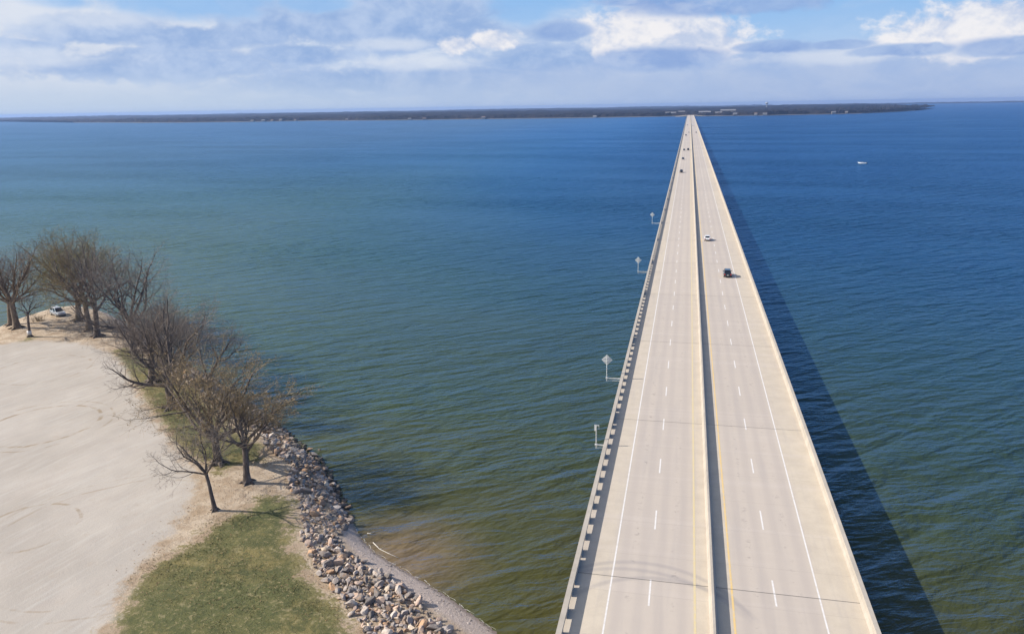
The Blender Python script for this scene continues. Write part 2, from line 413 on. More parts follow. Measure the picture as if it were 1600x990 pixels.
stops = [(40, (0.088, 0.070, 0.016)), (75, (0.066, 0.065, 0.016)), (115, (0.044, 0.062, 0.027)), (180, (0.026, 0.057, 0.047)),
         (320, (0.010, 0.048, 0.100)), (700, (0.010, 0.054, 0.145)), (3500, (0.010, 0.058, 0.165))]
e = cr.color_ramp.elements
while len(e) < len(stops): e.new(0.5)
for q, (y_, c_) in zip(e, stops):
    q.position = min(1, math.log2(y_ / 40) / 7); q.color = (*c_, 1)
body = cr.outputs[0]
body = nt.mix(nt.ramp(midw, 0.35, 0.7, 0, 0.35), body, nt.mix(1.0, body, (1.35, 1.25, 1.0), 'MULTIPLY'))
body = nt.mix(nt.ramp(gx, 0.0, -600.0, 0.0, 0.55), body, (0.055, 0.085, 0.105))
tone = nt.ramp(gx, -190.0, 50.0, 1.40, 0.64)
body = nt.node('ShaderNodeVectorMath', {'operation': 'SCALE'}, {0: body, 'Scale': tone}).outputs[0]
# silt stirred up beside the beach
px_, py_, _ = w(600, 880, 0)
dx = nt.m('SUBTRACT', gx, px_); dy = nt.m('SUBTRACT', gy, py_)
dd = nt.m('ADD', nt.m('SQRT', nt.m('ADD', nt.m('MULTIPLY', dx, dx), nt.m('MULTIPLY', dy, dy))), nt.m('MULTIPLY', midw, 5.0))
body = nt.mix(nt.ramp(dd, 16.0, 3.0, 0, 0.9), body, (0.15, 0.105, 0.055))
nt.put(bs.inputs['Base Color'], body)
bs.inputs['IOR'].default_value = 1.33
bs.inputs['Specular IOR Level'].default_value = 0.30
bs.inputs['Roughness'].default_value = 0.14
# waves: long swell, chop, ripples
def wave(angle, lx, ly, detail, seed, dist=0.0):
    v = nt.mapping(nt.mapping(geo, rot=(0, 0, -angle)), loc=(seed, seed * 2, seed), sc=(1 / lx, 1 / ly, 1))
    return nt.noise(v, 1.0, detail, 0.55, dist)
w1 = wave(CR, 15.0, 4.2, 2, 3.0, 0.5)
w2 = wave(CR - 0.3, 5.0, 1.7, 3, 17.0, 0.4)
w3 = wave(CR + 0.3, 1.6, 0.7, 3, 31.0)
hgt = nt.m('ADD', nt.m('ADD', nt.m('MULTIPLY', w1, nt.ramp(gy, 120.0, 500.0, 1.35, 2.6)), nt.m('MULTIPLY', w2, nt.ramp(gy, 120.0, 400.0, 0.66, 1.0))), nt.m('MULTIPLY', w3, 0.2))
gust = nt.m('MULTIPLY', nt.ramp(bigw, 0.35, 0.65, 0.6, 1.15), nt.ramp(nt.noise(nt.mapping(nt.mapping(geo, rot=(0, 0, 0.25)), sc=(0.12, 1, 1)), 0.02, 5, 0.6), 0.35, 0.65, 0.75, 1.1))
bmp = nt.node('ShaderNodeBump', None, {'Height': hgt, 'Strength': gust, 'Distance': 1.0})
nt.L.new(bmp.outputs[0], bs.inputs['Normal'])
df = nt.node('ShaderNodeBsdfDiffuse'); nt.put(df.inputs['Color'], body); nt.L.new(bmp.outputs[0], df.inputs['Normal'])
gl = nt.node('ShaderNodeBsdfGlossy'); gl.inputs['Color'].default_value = (0.34, 0.62, 0.95, 1); gl.inputs['Roughness'].default_value = 0.15
nt.L.new(bmp.outputs[0], gl.inputs['Normal'])
fr_ = nt.node('ShaderNodeFresnel', None, {'IOR': 1.33}); nt.L.new(bmp.outputs[0], fr_.inputs['Normal'])
mx = nt.node('ShaderNodeMixShader'); nt.put(mx.inputs[0], nt.m('MINIMUM', nt.m('MULTIPLY', fr_.outputs[0], 0.85), 0.42))
nt.L.new(df.outputs[0], mx.inputs[1]); nt.L.new(gl.outputs[0], mx.inputs[2]); nt.L.new(mx.outputs[0], out.inputs[0]); nt.N.remove(bs)
mb = MB()
rings = [0, 30, 80, 200, 500, 1200, 3000, 6500, 15500]; K = 96
vs = [(0, 0, 0)]
for r_ in rings[1:]:
    vs += [(r_ * math.cos(2 * math.pi * k / K), r_ * math.sin(2 * math.pi * k / K), 0) for k in range(K)]
fs = [(0, 1 + k, 1 + (k + 1) % K) for k in range(K)]
for i in range(len(rings) - 2):
    a = 1 + i * K; b = a + K
    fs += [(a + k, b + k, b + (k + 1) % K, a + (k + 1) % K) for k in range(K)]
mb.add(vs, fs)
water = tag(mb.build('water', mt), 'rippled lake water, green near the shore and blue far out', None, None, 'structure')

m_foam, nt, bs, out = material('wash_foam')
nt.put(bs.inputs['Base Color'], (0.62, 0.60, 0.55, 1)); bs.inputs['Roughness'].default_value = .9
mb = MB(); q_ = random.Random(3)
edge = [Vector(w(x, y, 0)) for x, y in ((548, 819), (566, 846), (588, 866), (623, 887), (651, 903), (701, 934), (771, 985))]
for a, b in zip(edge, edge[1:]):
    nrm_ = Vector((b.y - a.y, a.x - b.x, 0)).normalized()
    if nrm_.x < 0: nrm_ = -nrm_
    L = (b - a).length; t = 0
    while t < L:
        l = q_.uniform(.1, .6); c0 = a.lerp(b, t / L) + nrm_ * (.12 + .10 * math.sin(t * 2.1) + q_.uniform(0, .12)); c1 = a.lerp(b, min(1, (t + l) / L)) + nrm_ * (.12 + .10 * math.sin((t + l) * 2.1) + q_.uniform(0, .12)); wd = q_.uniform(.01, .045)
        if q_.random() < .75: mb.add([c0 + Vector((0, 0, .012)), c0 + nrm_ * wd + Vector((0, 0, .012)), c1 + nrm_ * wd * .6 + Vector((0, 0, .012)), c1 + Vector((0, 0, .012))], [(0, 1, 2, 3)])
        t += l
tag(mb.build('wash_foam', m_foam), 'thin broken line of foam where ripples wash the beach', 'foam', None, 'stuff')

# ------------------------------------------------------------------ far shore
woodm, nt, bs, out = material('winter_woods')
geo = nt.node('ShaderNodeNewGeometry').outputs['Position']
f1 = nt.noise(geo, 0.012, 5, 0.6); f2 = nt.noise(geo, 0.06, 3, 0.6)
c = nt.mix(nt.ramp(f1, 0.35, 0.65), (0.011, 0.011, 0.015), (0.022, 0.018, 0.019))
c = nt.mix(nt.ramp(f2, 0.55, 0.72, 0, 0.7), c, (0.014, 0.019, 0.014))
c = nt.mix(nt.ramp(nt.noise(geo, 0.004, 4, 0.6), 0.60, 0.68, 0, 0.7), c, (0.04, 0.035, 0.03))
nt.put(bs.inputs['Base Color'], c); bs.inputs['Roughness'].default_value = 1.0
bs.inputs['Specular IOR Level'].default_value = 0.1
farground = plain('far_shore_ground', (0.11, 0.10, 0.085), 0.95, var=0.3, scale=0.02)

far_front_px = [(117, 191.6), (160, 191.5), (220, 192), (300, 191.5), (400, 190.3), (500, 188.6), (600, 188.2), (700, 186.8), (800, 185.6), (900, 184.4), (1000, 183.0),
                (1050, 182.0), (1100, 181.6), (1150, 180.8), (1200, 180.5), (1260, 179.2), (1300, 178.5), (1345, 177.4), (1380, 175.8), (1410, 174.2), (1430, 172.8)]
def interp(pts, n):
    L = [0]
    for a, b in zip(pts, pts[1:]): L.append(L[-1] + (Vector(b) - Vector(a)).length)
    r = []
    for i in range(n):
        t = L[-1] * i / (n - 1); j = 0
        while j < len(L) - 2 and L[j + 1] < t: j += 1
        u = (t - L[j]) / (L[j + 1] - L[j])
        r.append(Vector(pts[j]).lerp(Vector(pts[j + 1]), u))
    return r
def far_land(name, front, back, n, rows, hill, canopy, label, seed, lift=2.0):
    F = interp(front, n); B = interp(back, n)
    for i in range(n):      # ragged bays
        F[i] = F[i] + Vector((0, 1)) * (28 * noise.noise(Vector((i * 0.05 + seed, 0, 0))) + 10 * noise.noise(Vector((i * 0.3, seed, 0))))
    vs = []; fs = []
    for j, d in enumerate(rows):
        for i in range(n):
            L = (B[i] - F[i]).length
            p = F[i].lerp(B[i], min(1, d / L))
            g = lift * min(1, d / 30) + hill * max(0, noise.noise(Vector((p.x / 1400, p.y / 1400, seed))) + 0.35) * min(1, d / 900)
            c = 0 if j == 0 else canopy * (0.62 + 0.38 * noise.noise(Vector((p.x / 160, p.y / 160, seed)))) + rnd.uniform(-0.26, 0.26) * canopy
            if j in (1,) : c *= 0.25
            vs.append((p.x, p.y, g + max(0, c) - (1 if j == 0 else 0)))
    for j in range(len(rows) - 1):
        for i in range(n - 1):
            a = j * n + i; fs.append((a, a + 1, a + n + 1, a + n))
    mb = MB(); mb.add(vs, fs)
    o = mb.build(name, woodm)
    return tag(o, label, 'woods', None, 'stuff'), F
front = [tuple(w(x, y, 0)[:2]) for x, y in far_front_px]
back = [(-11000, 9500), (-7000, 12000), (-2500, 13600), (600, 12500), (1700, 8800), (1300, 4800)]
rows = [0, 7, 14, 24, 36, 50, 66, 84, 105, 130, 160, 200, 250, 320, 410, 520, 660, 830, 1040, 1300, 1650, 2100, 2700, 3500, 4500, 5800, 7500, 9500, 12000]
woods, F1 = far_land('wooded_shore', front, back, 520, rows, 14.0, 14.5, 'long dark wooded shore beyond the far end of the bridge', 4.2)
front2 = [(-13500, 6200), (-11200, 8200), (-9700, 9900), (-8600, 11200), (-6500, 12200)]
back2 = [(-14500, 7200), (-12000, 9300), (-10200, 10900), (-9000, 12200), (-7000, 13400)]
far_land('distant_woods', front2, back2, 120, [0, 30, 60, 120, 300, 700, 1300], 10.0, 14.0, 'faint far shore on the horizon at the left edge', 8.1)
front3 = [(1200, 11200), (2500, 11100), (3900, 10900), (5200, 10300), (7500, 9000), (9500, 7600)]
back3 = [(1600, 13600), (3200, 13500), (4700, 13000), (6200, 12300), (8600, 10800), (11000, 8900)]
far_land('distant_woods', front3, back3, 120, [0, 30, 60, 120, 300, 700, 1300, 2400], 8.0, 11.0, 'faint far shore on the horizon right of the wooded point', 2.1)
# bare strip of shore below the woods
mb = MB(); vs = []; fs = []
for p in F1: vs += [(p.x, p.y - 9, -0.3), (p.x, p.y + 2, 1.4)]
for i in range(len(F1) - 1): fs.append((2 * i, 2 * i + 2, 2 * i + 3, 2 * i + 1))
mb.add(vs, fs); tag(mb.build('shore_strip', farground), 'pale strip of bank under the far woods', None, None, 'structure')

# ------------------------------------------------------------------ causeway bridge
DZ = 4.2
Y0, Y1 = -40.0, 3290.0
SPAN = 36.6
J0 = 136.4 - 5 * SPAN
def concrete(name, light, dark, road=False):
    mt, nt, bs, out = material(name)
    geo = nt.node('ShaderNodeNewGeometry').outputs['Position']
    gx, gy, gz = nt.sep(geo)
    a = nt.noise(nt.mapping(geo, sc=(1, 0.06, 1)), 1.1, 6, 0.6)
    b = nt.noise(geo, 0.5, 6, 0.65)
    f = nt.noise(geo, 7.0, 4, 0.7)
    c = nt.mix(nt.ramp(b, 0.3, 0.7), light, dark)
    c = nt.mix(nt.ramp(f, 0.5, 0.75, 0, 0.35), c, tuple(x * 0.8 for x in dark))
    if road:
        # worn lanes greyer than the shoulders; pours of slightly different tone
        lane = nt.m('MAXIMUM', nt.m('MULTIPLY', nt.ramp(gx, -5.9, -4.9), nt.ramp(gx, 2.0, 1.2)), nt.m('MULTIPLY', nt.ramp(gx, 4.7, 5.3), nt.ramp(gx, 12.5, 11.6)))
        c = nt.mix(nt.m('MULTIPLY', lane, 0.8), c, (0.395, 0.345, 0.305))
        pour = nt.node('ShaderNodeTexWhiteNoise', {'noise_dimensions': '2D'}, {'Vector': nt.comb(nt.m('FLOOR', nt.m('DIVIDE', nt.m('SUBTRACT', gy, J0), SPAN)), nt.ramp(gx, 3.2, 3.3, 0, 9, False), 0.0)}).outputs[0]
        c = nt.mix(nt.m('MULTIPLY', pour, 0.30), c, (0.33, 0.29, 0.26))
        cross = nt.noise(nt.mapping(geo, sc=(0.03, 1, 1)), 0.6, 4, 0.6)
        c = nt.mix(nt.ramp(cross, 0.50, 0.72, 0, 0.28), c, (0.46, 0.405, 0.365))
        c = nt.mix(nt.ramp(a, 0.48, 0.72, 0, 0.32), c, (0.31, 0.28, 0.265))
        for x0 in (-4.6, -2.9, -1.2, 0.7, 5.9, 7.6, 9.4, 11.2):
            t = nt.ramp(nt.m('ABSOLUTE', nt.m('SUBTRACT', gx, x0)), 0.65, 0.1)
            c = nt.mix(nt.m('MULTIPLY', t, 0.22), c, (0.27, 0.24, 0.23))
        for x0 in (-3.75, 0.0, 6.75, 10.3):
            t = nt.ramp(nt.m('ABSOLUTE', nt.m('SUBTRACT', gx, x0)), 0.5, 0.05)
            c = nt.mix(nt.m('MULTIPLY', nt.m('MULTIPLY', t, 0.55), nt.ramp(nt.noise(geo, 1.3, 5, 0.75), 0.56, 0.68)), c, (0.17, 0.155, 0.15))
        sl = nt.m('ABSOLUTE', nt.m('SUBTRACT', nt.m('FRACT', nt.m('DIVIDE', gy, 6.1)), 0.5))
        c = nt.mix(nt.m('MULTIPLY', nt.ramp(sl, 0.493, 0.499), 0.28), c, (0.20, 0.18, 0.165))
        # dark curved arcs coloured into the deck near the rail
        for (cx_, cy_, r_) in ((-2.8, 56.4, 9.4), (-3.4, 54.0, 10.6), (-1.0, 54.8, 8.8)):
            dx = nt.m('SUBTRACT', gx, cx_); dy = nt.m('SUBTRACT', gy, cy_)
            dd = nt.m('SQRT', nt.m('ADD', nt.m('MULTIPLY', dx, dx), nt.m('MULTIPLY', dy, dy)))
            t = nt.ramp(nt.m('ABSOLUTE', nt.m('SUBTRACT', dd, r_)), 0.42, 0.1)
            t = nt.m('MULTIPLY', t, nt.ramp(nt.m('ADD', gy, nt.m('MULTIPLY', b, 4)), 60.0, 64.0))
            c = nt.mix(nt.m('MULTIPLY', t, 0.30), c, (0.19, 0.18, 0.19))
    else:
        c = nt.mix(nt.ramp(nt.noise(nt.mapping(geo, sc=(1, 1, 0.3)), 1.7, 6, 0.7), 0.56, 0.75, 0, 0.5), c, tuple(x * 0.6 for x in dark))
    nt.put(bs.inputs['Base Color'], c); bs.inputs['Roughness'].default_value = 0.85
    bs.inputs['Specular IOR Level'].default_value = 0.3
    bmp = nt.node('ShaderNodeBump', None, {'Height': f, 'Strength': 0.4, 'Distance': 0.02}); nt.L.new(bmp.outputs[0], bs.inputs['Normal'])
    return mt
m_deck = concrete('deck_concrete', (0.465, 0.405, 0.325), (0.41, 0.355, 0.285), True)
m_rail = concrete('rail_concrete', (0.375, 0.335, 0.29), (0.305, 0.275, 0.235))
m_pier = concrete('pier_concrete', (0.42, 0.38, 0.33), (0.34, 0.31, 0.27))
def paint(name, col):
    mt, nt, bs, out = material(name)
    geo = nt.node('ShaderNodeNewGeometry').outputs['Position']
    wr = nt.noise(geo, 3.0, 6, 0.7)
    nt.put(bs.inputs['Base Color'], nt.mix(nt.ramp(wr, 0.46, 0.70, 0.1, 0.75), col, (0.44, 0.40, 0.36)))
    bs.inputs['Roughness'].default_value = 0.6
    return mt
m_white = paint('white_paint', (0.60, 0.58, 0.565)); m_yellow = paint('yellow_paint', (0.50, 0.41, 0.22))
m_yellow2 = paint('amber_paint', (0.58, 0.40, 0.14))
m_joint = plain('joint_rubber', (0.10, 0.095, 0.09), 0.8)

bridge = tag(empty('causeway_bridge', (0, 0, 0)), 'long straight pale concrete causeway bridge carrying two carriageways across the lake', 'bridge')
XL, XLi, XR = -8.9, -8.45, 15.72
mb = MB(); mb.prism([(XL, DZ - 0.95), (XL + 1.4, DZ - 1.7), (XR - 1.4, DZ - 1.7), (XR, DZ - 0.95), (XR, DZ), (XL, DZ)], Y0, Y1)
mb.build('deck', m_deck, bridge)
# outer rail on the left: continuous beam on short solid posts with windows between
mb = MB()
mb.box(XL, XLi, Y0, Y1, DZ + 0.58, DZ + 0.86); left_beam = mb
pitch = SPAN / 12
y = J0 - 2 * SPAN
mp = MB(); post_me = {}
for long_, ln in ((True, 2.0), (False, 0.66)):
    q_ = MB(); q_.box(XL + 0.05, XLi - 0.05, -ln, ln, DZ, DZ + 0.58); post_me[long_] = q_.mesh('rail_post', m_rail)
npost = 0
while y < Y1:
    for k in range(12):
        c0 = y + k * pitch; ln = 2.0 if k == 0 else 0.66
        if c0 > 52 and npost < 100:
            o = bpy.data.objects.new('rail_post', post_me[k == 0]); COL.objects.link(o); o.parent = bridge; o.location = (0, c0, 0); npost += 1
        else: mp.box(XL + 0.05, XLi - 0.05, c0 - ln, c0 + ln, DZ, DZ + 0.58)
    y += SPAN
left_beam.build('rail_beam', m_rail, bridge); tag(mp.build('rail_posts', m_rail, bridge), kind='stuff')
mb = MB(); mb.prism([(XR - 0.52, DZ), (XR, DZ), (XR, DZ + 0.86), (XR - 0.36, DZ + 0.86), (XR - 0.40, DZ + 0.3)], Y0, Y1)
mb.build('right_parapet', m_rail, bridge)
mb = MB(); mb.prism([(2.88, DZ), (3.52, DZ), (3.52, DZ + 0.08), (3.40, DZ + 0.32), (3.30, DZ + 0.86), (3.10, DZ + 0.86), (3.00, DZ + 0.32), (2.88, DZ + 0.08)], Y0, Y1)
mb.build('median_barrier', m_rail, bridge)
zt = DZ + 0.005
def strip(name, mat, xs_, hw, y0=Y0, y1=Y1):
    mb = MB()
    for x in xs_: mb.add([(x - hw, y0, zt), (x + hw, y0, zt), (x + hw, y1, zt), (x - hw, y1, zt)], [(0, 1, 2, 3)])
    return mb.build(name, mat, bridge)
strip('white_edge_line', m_white, [-5.42], 0.07); strip('white_edge_line', m_white, [12.03], 0.07)
strip('yellow_edge_line', m_yellow, [1.74], 0.10); strip('yellow_edge_line', m_yellow2, [4.86], 0.085)
q_ = MB(); q_.add([(-0.075, 0, zt), (0.075, 0, zt), (0.075, 3.8, zt), (-0.075, 3.8, zt)], [(0, 1, 2, 3)]); dash_me = q_.mesh('lane_dash', m_white)
mb = MB()
for x, s in ((-2.03, 72.0), (8.38, 73.9)):
    y = s - 12.5 * 9; nd = 0
    while y < Y1 - 8:
        if y > 50 and nd < 50:
            o = bpy.data.objects.new('lane_dash', dash_me); COL.objects.link(o); o.parent = bridge; o.location = (x, y, 0); nd += 1
        else: mb.add([(x - 0.075, y, zt), (x + 0.075, y, zt), (x + 0.075, y + 3.8, zt), (x - 0.075, y + 3.8, zt)], [(0, 1, 2, 3)])
        y += 12.5
tag(mb.build('lane_dashes', m_white, bridge), kind='stuff')
q_ = MB(); q_.add([(XLi, -0.035, zt + 0.004), (XR - 0.45, -0.035, zt + 0.004), (XR - 0.45, 0.035, zt + 0.004), (XLi, 0.035, zt + 0.004)], [(0, 1, 2, 3)]); joint_me = q_.mesh('expansion_joint', m_joint)
y = J0
while y < Y1:
    o = bpy.data.objects.new('expansion_joint', joint_me); COL.objects.link(o); o.parent = bridge; o.location = (0, y, 0); y += SPAN
# pier bents under every joint: cap and four columns each
mb = MB(); mb.box(XL + 1.0, XR - 1.0, -0.7, 0.7, DZ - 2.75, DZ - 1.7)
for x in (-6, 0, 6.8, 13): mb.tube([Vector((x, 0, -3)), Vector((x, 0, DZ - 2.75))], [0.55, 0.55], 12)
pier_me = mb.mesh('pier', m_pier)
y = J0; k = 0
while y < Y1 and k < 90:
    o = bpy.data.objects.new('pier', pier_me); COL.objects.link(o); o.parent = bridge; o.location = (0, y, 0); y += SPAN; k += 1

# ------------------------------------------------------------------ road signs seen from behind, bracketed out from the left rail
m_galv = plain('galvanised_steel', (0.62, 0.62, 0.60), 0.45, 0.35, 0.12, 6)
m_alu = plain('sign_back', (0.66, 0.66, 0.65), 0.5, 0.2, 0.08, 3)
m_signy = plain('sign_yellow', (0.75, 0.48, 0.03), 0.5)
m_signw = plain('sign_white', (0.75, 0.75, 0.75), 0.5)
def rail_sign(loc, kind, label):
    r = tag(empty('road_sign', loc), label, 'road sign', 'signs on brackets along the bridge rail')
    mb = MB(); mb.tube([Vector((0, 0, -0.5)), Vector((0, 0, 3.6 if kind == 'd' else 2.5))], [0.065, 0.065], 8); mb.build('pole', m_galv, r)
    reach = XL - loc[0]
    mb = MB(); mb.box(-0.1, reach, -0.07, 0.07, -0.10, 0.04); mb.box(reach - 0.03, reach + 0.0, -0.28, 0.28, -0.35, 0.25)
    mb.tube([Vector((0, 0, -0.45)), Vector((reach, 0, -0.35))], [0.04, 0.04], 6); mb.box(-0.16, 0.16, -0.16, 0.16, -0.12, 0.06); mb.build('bracket_arm', m_galv, r)
    if kind == 'd':
        h = 0.84; z = 2.85
        mb = MB()
        for a, b in ((0.02, 0.035),):
            pr = [(-h, z), (0, z - h), (h, z), (0, z + h)]
            mb.prism(pr, -0.12, -0.095)
        p = mb.build('panel', m_alu, r)
        mb = MB(); mb.prism([(x * 0.97, z + (q - z) * 0.97) for x, q in pr], -0.126, -0.1205); mb.build('panel_face', m_signy, r)
        mb = MB(); mb.box(-0.5, 0.5, -0.095, -0.05, z + 0.22, z + 0.28); mb.box(-0.5, 0.5, -0.095, -0.05, z - 0.28, z - 0.22); mb.build('stiffener', m_galv, r)
    else:
        mb = MB(); mb.prism([(-0.26, 1.75), (0.02, 1.75), (0.02, 2.55), (-0.26, 2.55)], -0.12, -0.095)
        mb.prism([(0.07, 2.4), (0.34, 2.4), (0.34, 2.55), (0.07, 2.55)], -0.12, -0.095); mb.prism([(0.28, 1.95), (0.34, 1.95), (0.34, 2.399), (0.28, 2.399)], -0.12, -0.095)
        mb.build('panel', m_alu, r)
    r.rotation_euler[2] = math.pi      # faces the traffic coming towards us
    r.rotation_euler[2] = 0
    return r
# panels hang on the far side of the pole
for (x, y, kind, lab) in ((931.5, 694, 'n', 'narrow upright panel on a short pole beside the bridge rail, nearest of the signs'),
                          (948, 590, 'd', 'grey back of the nearest diamond sign beside the bridge rail'),
                          (997, 424, 'd', 'grey back of the middle diamond sign beside the bridge rail'),
                          (1019, 348, 'd', 'grey back of the farthest diamond sign beside the bridge rail')):
    p = w(x, y, DZ + 0.15)
    s = rail_sign((min(p.x, XL - 1.0), p.y, DZ + 0.15), kind, lab)
    for ch in s.children:
        if ch.name.startswith(('panel', 'stiffener')):
            for v in ch.data.vertices: v.co.y = -v.co.y
            ch.data.flip_normals()

# ------------------------------------------------------------------ cars
m_glass = plain('car_glass', (0.012, 0.015, 0.02), 0.08); m_tyre = plain('tyre_rubber', (0.02, 0.02, 0.02), 0.85)
m_rim = plain('alloy_rim', (0.55, 0.55, 0.56), 0.3, 0.8); m_red = plain('tail_lamp_red', (0.45, 0.01, 0.01), 0.25)
m_lamp = plain('headlamp_clear', (0.75, 0.75, 0.78), 0.15); m_trim = plain('black_trim', (0.03, 0.03, 0.032), 0.6)
m_plate = plain('number_plate', (0.7, 0.7, 0.68), 0.5)
PAINT = {}
def car_paint(name, col):
    if name not in PAINT:
        PAINT[name] = plain('car_paint_' + name, col, 0.35, 0.0 if name == 'white' else 0.35, coat=0.8)
    return PAINT[name]
def loft(mb, rings_, mi=0, closed=True):
    k = len(rings_[0]); o = len(mb.v)
    for r_ in rings_: mb.v += [tuple(p) for p in r_]
    for i in range(len(rings_) - 1):
        for j in range(k):
            j2 = (j + 1) % k
            mb.f.append((o + i * k + j, o + i * k + j2, o + (i + 1) * k + j2, o + (i + 1) * k + j)); mb.mi.append(mi)
    mb.f.append(tuple(o + j for j in range(k))[::-1]); mb.mi.append(mi)
    mb.f.append(tuple(o + (len(rings_) - 1) * k + j for j in range(k))); mb.mi.append(mi)
def make_car(loc, rz, style, paintm, label, group=None, plate=True, nm='car', cat='car'):
    """front of the car points along +Y in its own frame"""
    L, W, HT, BELT = {'suv': (4.7, 1.9, 1.75, 1.08), 'sedan': (4.7, 1.82, 1.45, 0.95), 'truck': (5.6, 2.0, 1.85, 1.15), 'box': (7.5, 2.4, 3.0, 1.2)}[style]
    r = tag(empty(nm, loc, rz), label, cat, group)
    hw = W / 2
    # lower body: rings along the length
    stations = {'suv': [(-.5, .70, .62), (-.485, .92, 1.0), (-.35, 1, 1.0), (.18, 1, .99), (.38, .97, .93), (.47, .88, .84), (.5, .74, .64)],
                'sedan': [(-.5, .74, .66), (-.48, .92, .95), (-.30, 1, 1.0), (.18, 1, .97), (.36, .96, .88), (.47, .86, .76), (.5, .70, .60)],
                'truck': [(-.5, .94, .88), (-.495, .98, .95), (-.30, 1, .96), (.18, 1, .98), (.38, .98, .96), (.48, .92, .90), (.5, .82, .70)],
                'box': [(-.5, .9, .8), (-.49, .94, .85), (-.30, .95, .85), (.18, .95, .9), (.38, .95, .9), (.48, .88, .80), (.5, .8, .70)]}[style]
    rg = []
    for t, ws, hs in stations:
        y = t * L; x = hw * ws; h = BELT * hs
        rg.append([Vector(q) for q in ((-x * .9, y, .28), (x * .9, y, .28), (x, y, .45), (x, y, h * .72), (x * .93, y, h * .96), (x * .80, y, h), (-x * .80, y, h), (-x * .93, y, h * .96), (-x, y, h * .72), (-x, y, .45))])
    mb = MB(); loft(mb, rg); b = mb.build('body', paintm, r, smooth=False, bevel=0.03)
    # greenhouse of glass with a painted roof on pillars
    ch = {'suv': (-.47, -.38, .08, .24), 'sedan': (-.36, -.20, .06, .22), 'truck': (-.10, -.07, .14, .26), 'box': (.22, .23, .32, .42)}[style]
    y0, y1, y2, y3 = [q * L for q in ch]
    top = min(HT, 1.95)
    gw = hw * .82; rw = hw * .68; zb = BELT * .965
    mb = MB(); mb.add([(-gw, y0, zb), (gw, y0, zb), (gw, y3, zb), (-gw, y3, zb), (-rw, y1, top - .05), (rw, y1, top - .05), (rw, y2, top - .05), (-rw, y2, top - .05)],
                      [(0, 3, 2, 1), (4, 5, 6, 7), (0, 1, 5, 4), (1, 2, 6, 5), (2, 3, 7, 6), (3, 0, 4, 7)])
    mb.build('windows', m_glass, r, bevel=0.03)
    mb = MB(); mb.add([(-rw - .03, y1 - .06, top - .052), (rw + .03, y1 - .06, top - .052), (rw + .03, y2 + .05, top - .052), (-rw - .03, y2 + .05, top - .052),
                       (-rw * .9, y1 + .05, top + .02), (rw * .9, y1 + .05, top + .02), (rw * .9, y2 - .08, top + .02), (-rw * .9, y2 - .08, top + .02)],
                      [(0, 3, 2, 1), (4, 5, 6, 7), (0, 1, 5, 4), (1, 2, 6, 5), (2, 3, 7, 6), (3, 0, 4, 7)])
    for s in (-1, 1):
        for (a, b_) in (((gw, y0), (rw, y1)), ((gw, y3), (rw, y2)), ((gw, (y0 + y3) / 2), (rw, (y1 + y2) / 2))):
            mb.tube([Vector((s * (a[0] + .01), a[1], zb)), Vector((s * (b_[0] + .01), b_[1], top - .04))], [.045, .04], 4)
    mb.build('roof', paintm, r, bevel=0.015)
    if style == 'truck':
        mb = MB(); mb.add([(-hw * .84, -L * .49, 1.105), (hw * .84, -L * .49, 1.105), (hw * .84, -L * .12, 1.105), (-hw * .84, -L * .12, 1.105)], [(0, 1, 2, 3)])
        mb.build('bed', m_trim, r)
    if style == 'box':
        mb = MB(); mb.box(-1.2, 1.2, -3.7, 1.45, .9, 3.3); mb.build('cargo_box', plain('cargo_white', (.75, .75, .75), .5), r, bevel=.04)
    wr_ = .36 if style != 'box' else .48
    for sx_ in (-1, 1):
        for sy_ in (-.31, .32):
            mb = MB(); x0 = sx_ * (hw - .23); x1 = sx_ * (hw + .01)
            mb.tube([Vector((x0, sy_ * L, wr_)), Vector((x1, sy_ * L, wr_))], [wr_, wr_], 18); wh = mb.build('wheel', m_tyre, r)
            mb = MB(); mb.tube([Vector((x1, sy_ * L, wr_)), Vector((x1 + sx_ * .015, sy_ * L, wr_))], [wr_ * .62, wr_ * .58], 14); mb.build('rim', m_rim, wh)
        zl = BELT * .78
        mb = MB(); mb.box(min(sx_ * hw * .62, sx_ * hw * .9), max(sx_ * hw * .62, sx_ * hw * .9), -L * .5 - .005, -L * .488, zl - .17, zl + .10); mb.build('tail_light', m_red, r)
        mb = MB(); mb.box(min(sx_ * hw * .5, sx_ * hw * .8), max(sx_ * hw * .5, sx_ * hw * .8), L * .485, L * .5 + .005, zl - .16, zl - .02); mb.build('headlight', m_lamp, r)
        mb = MB(); mb.box(min(sx_ * hw * .93, sx_ * (hw + .17)), max(sx_ * hw * .93, sx_ * (hw + .17)), y3 - .55, y3 - .42, BELT, BELT + .16); mb.build('wing_mirror', paintm, r, bevel=.02)
    mb = MB(); mb.box(-hw * .85, hw * .85, -L * .5 - .04, -L * .485, .32, .5); mb.build('bumper', m_trim, r, bevel=.02)
    mb = MB(); mb.box(-hw * .8, hw * .8, L * .485, L * .5 + .03, .32, .46); mb.build('bumper', m_trim, r, bevel=.02)
    if plate:
        mb = MB(); mb.box(-.17, .17, -L * .5 - .055, -L * .5 - .041, .56, .72); mb.build('number_plate', m_plate, r)
    return r
WH = car_paint('white', (.80, .80, .80)); BK = car_paint('black', (.016, .017, .02)); DG = car_paint('dark_grey', (.05, .052, .056)); SV = car_paint('silver', (.50, .51, .53))
BL = car_paint('dark_blue', (.02, .03, .06))
def lanecar(x, y, *a, away=True, lane=None, **k):
    p = w(x, y, DZ)
    if lane is not None: p.x = lane
    return make_car((p.x, p.y, DZ + 0.012), 0 if away else math.pi, *a, **k)
G1 = 'cars driving along the bridge'
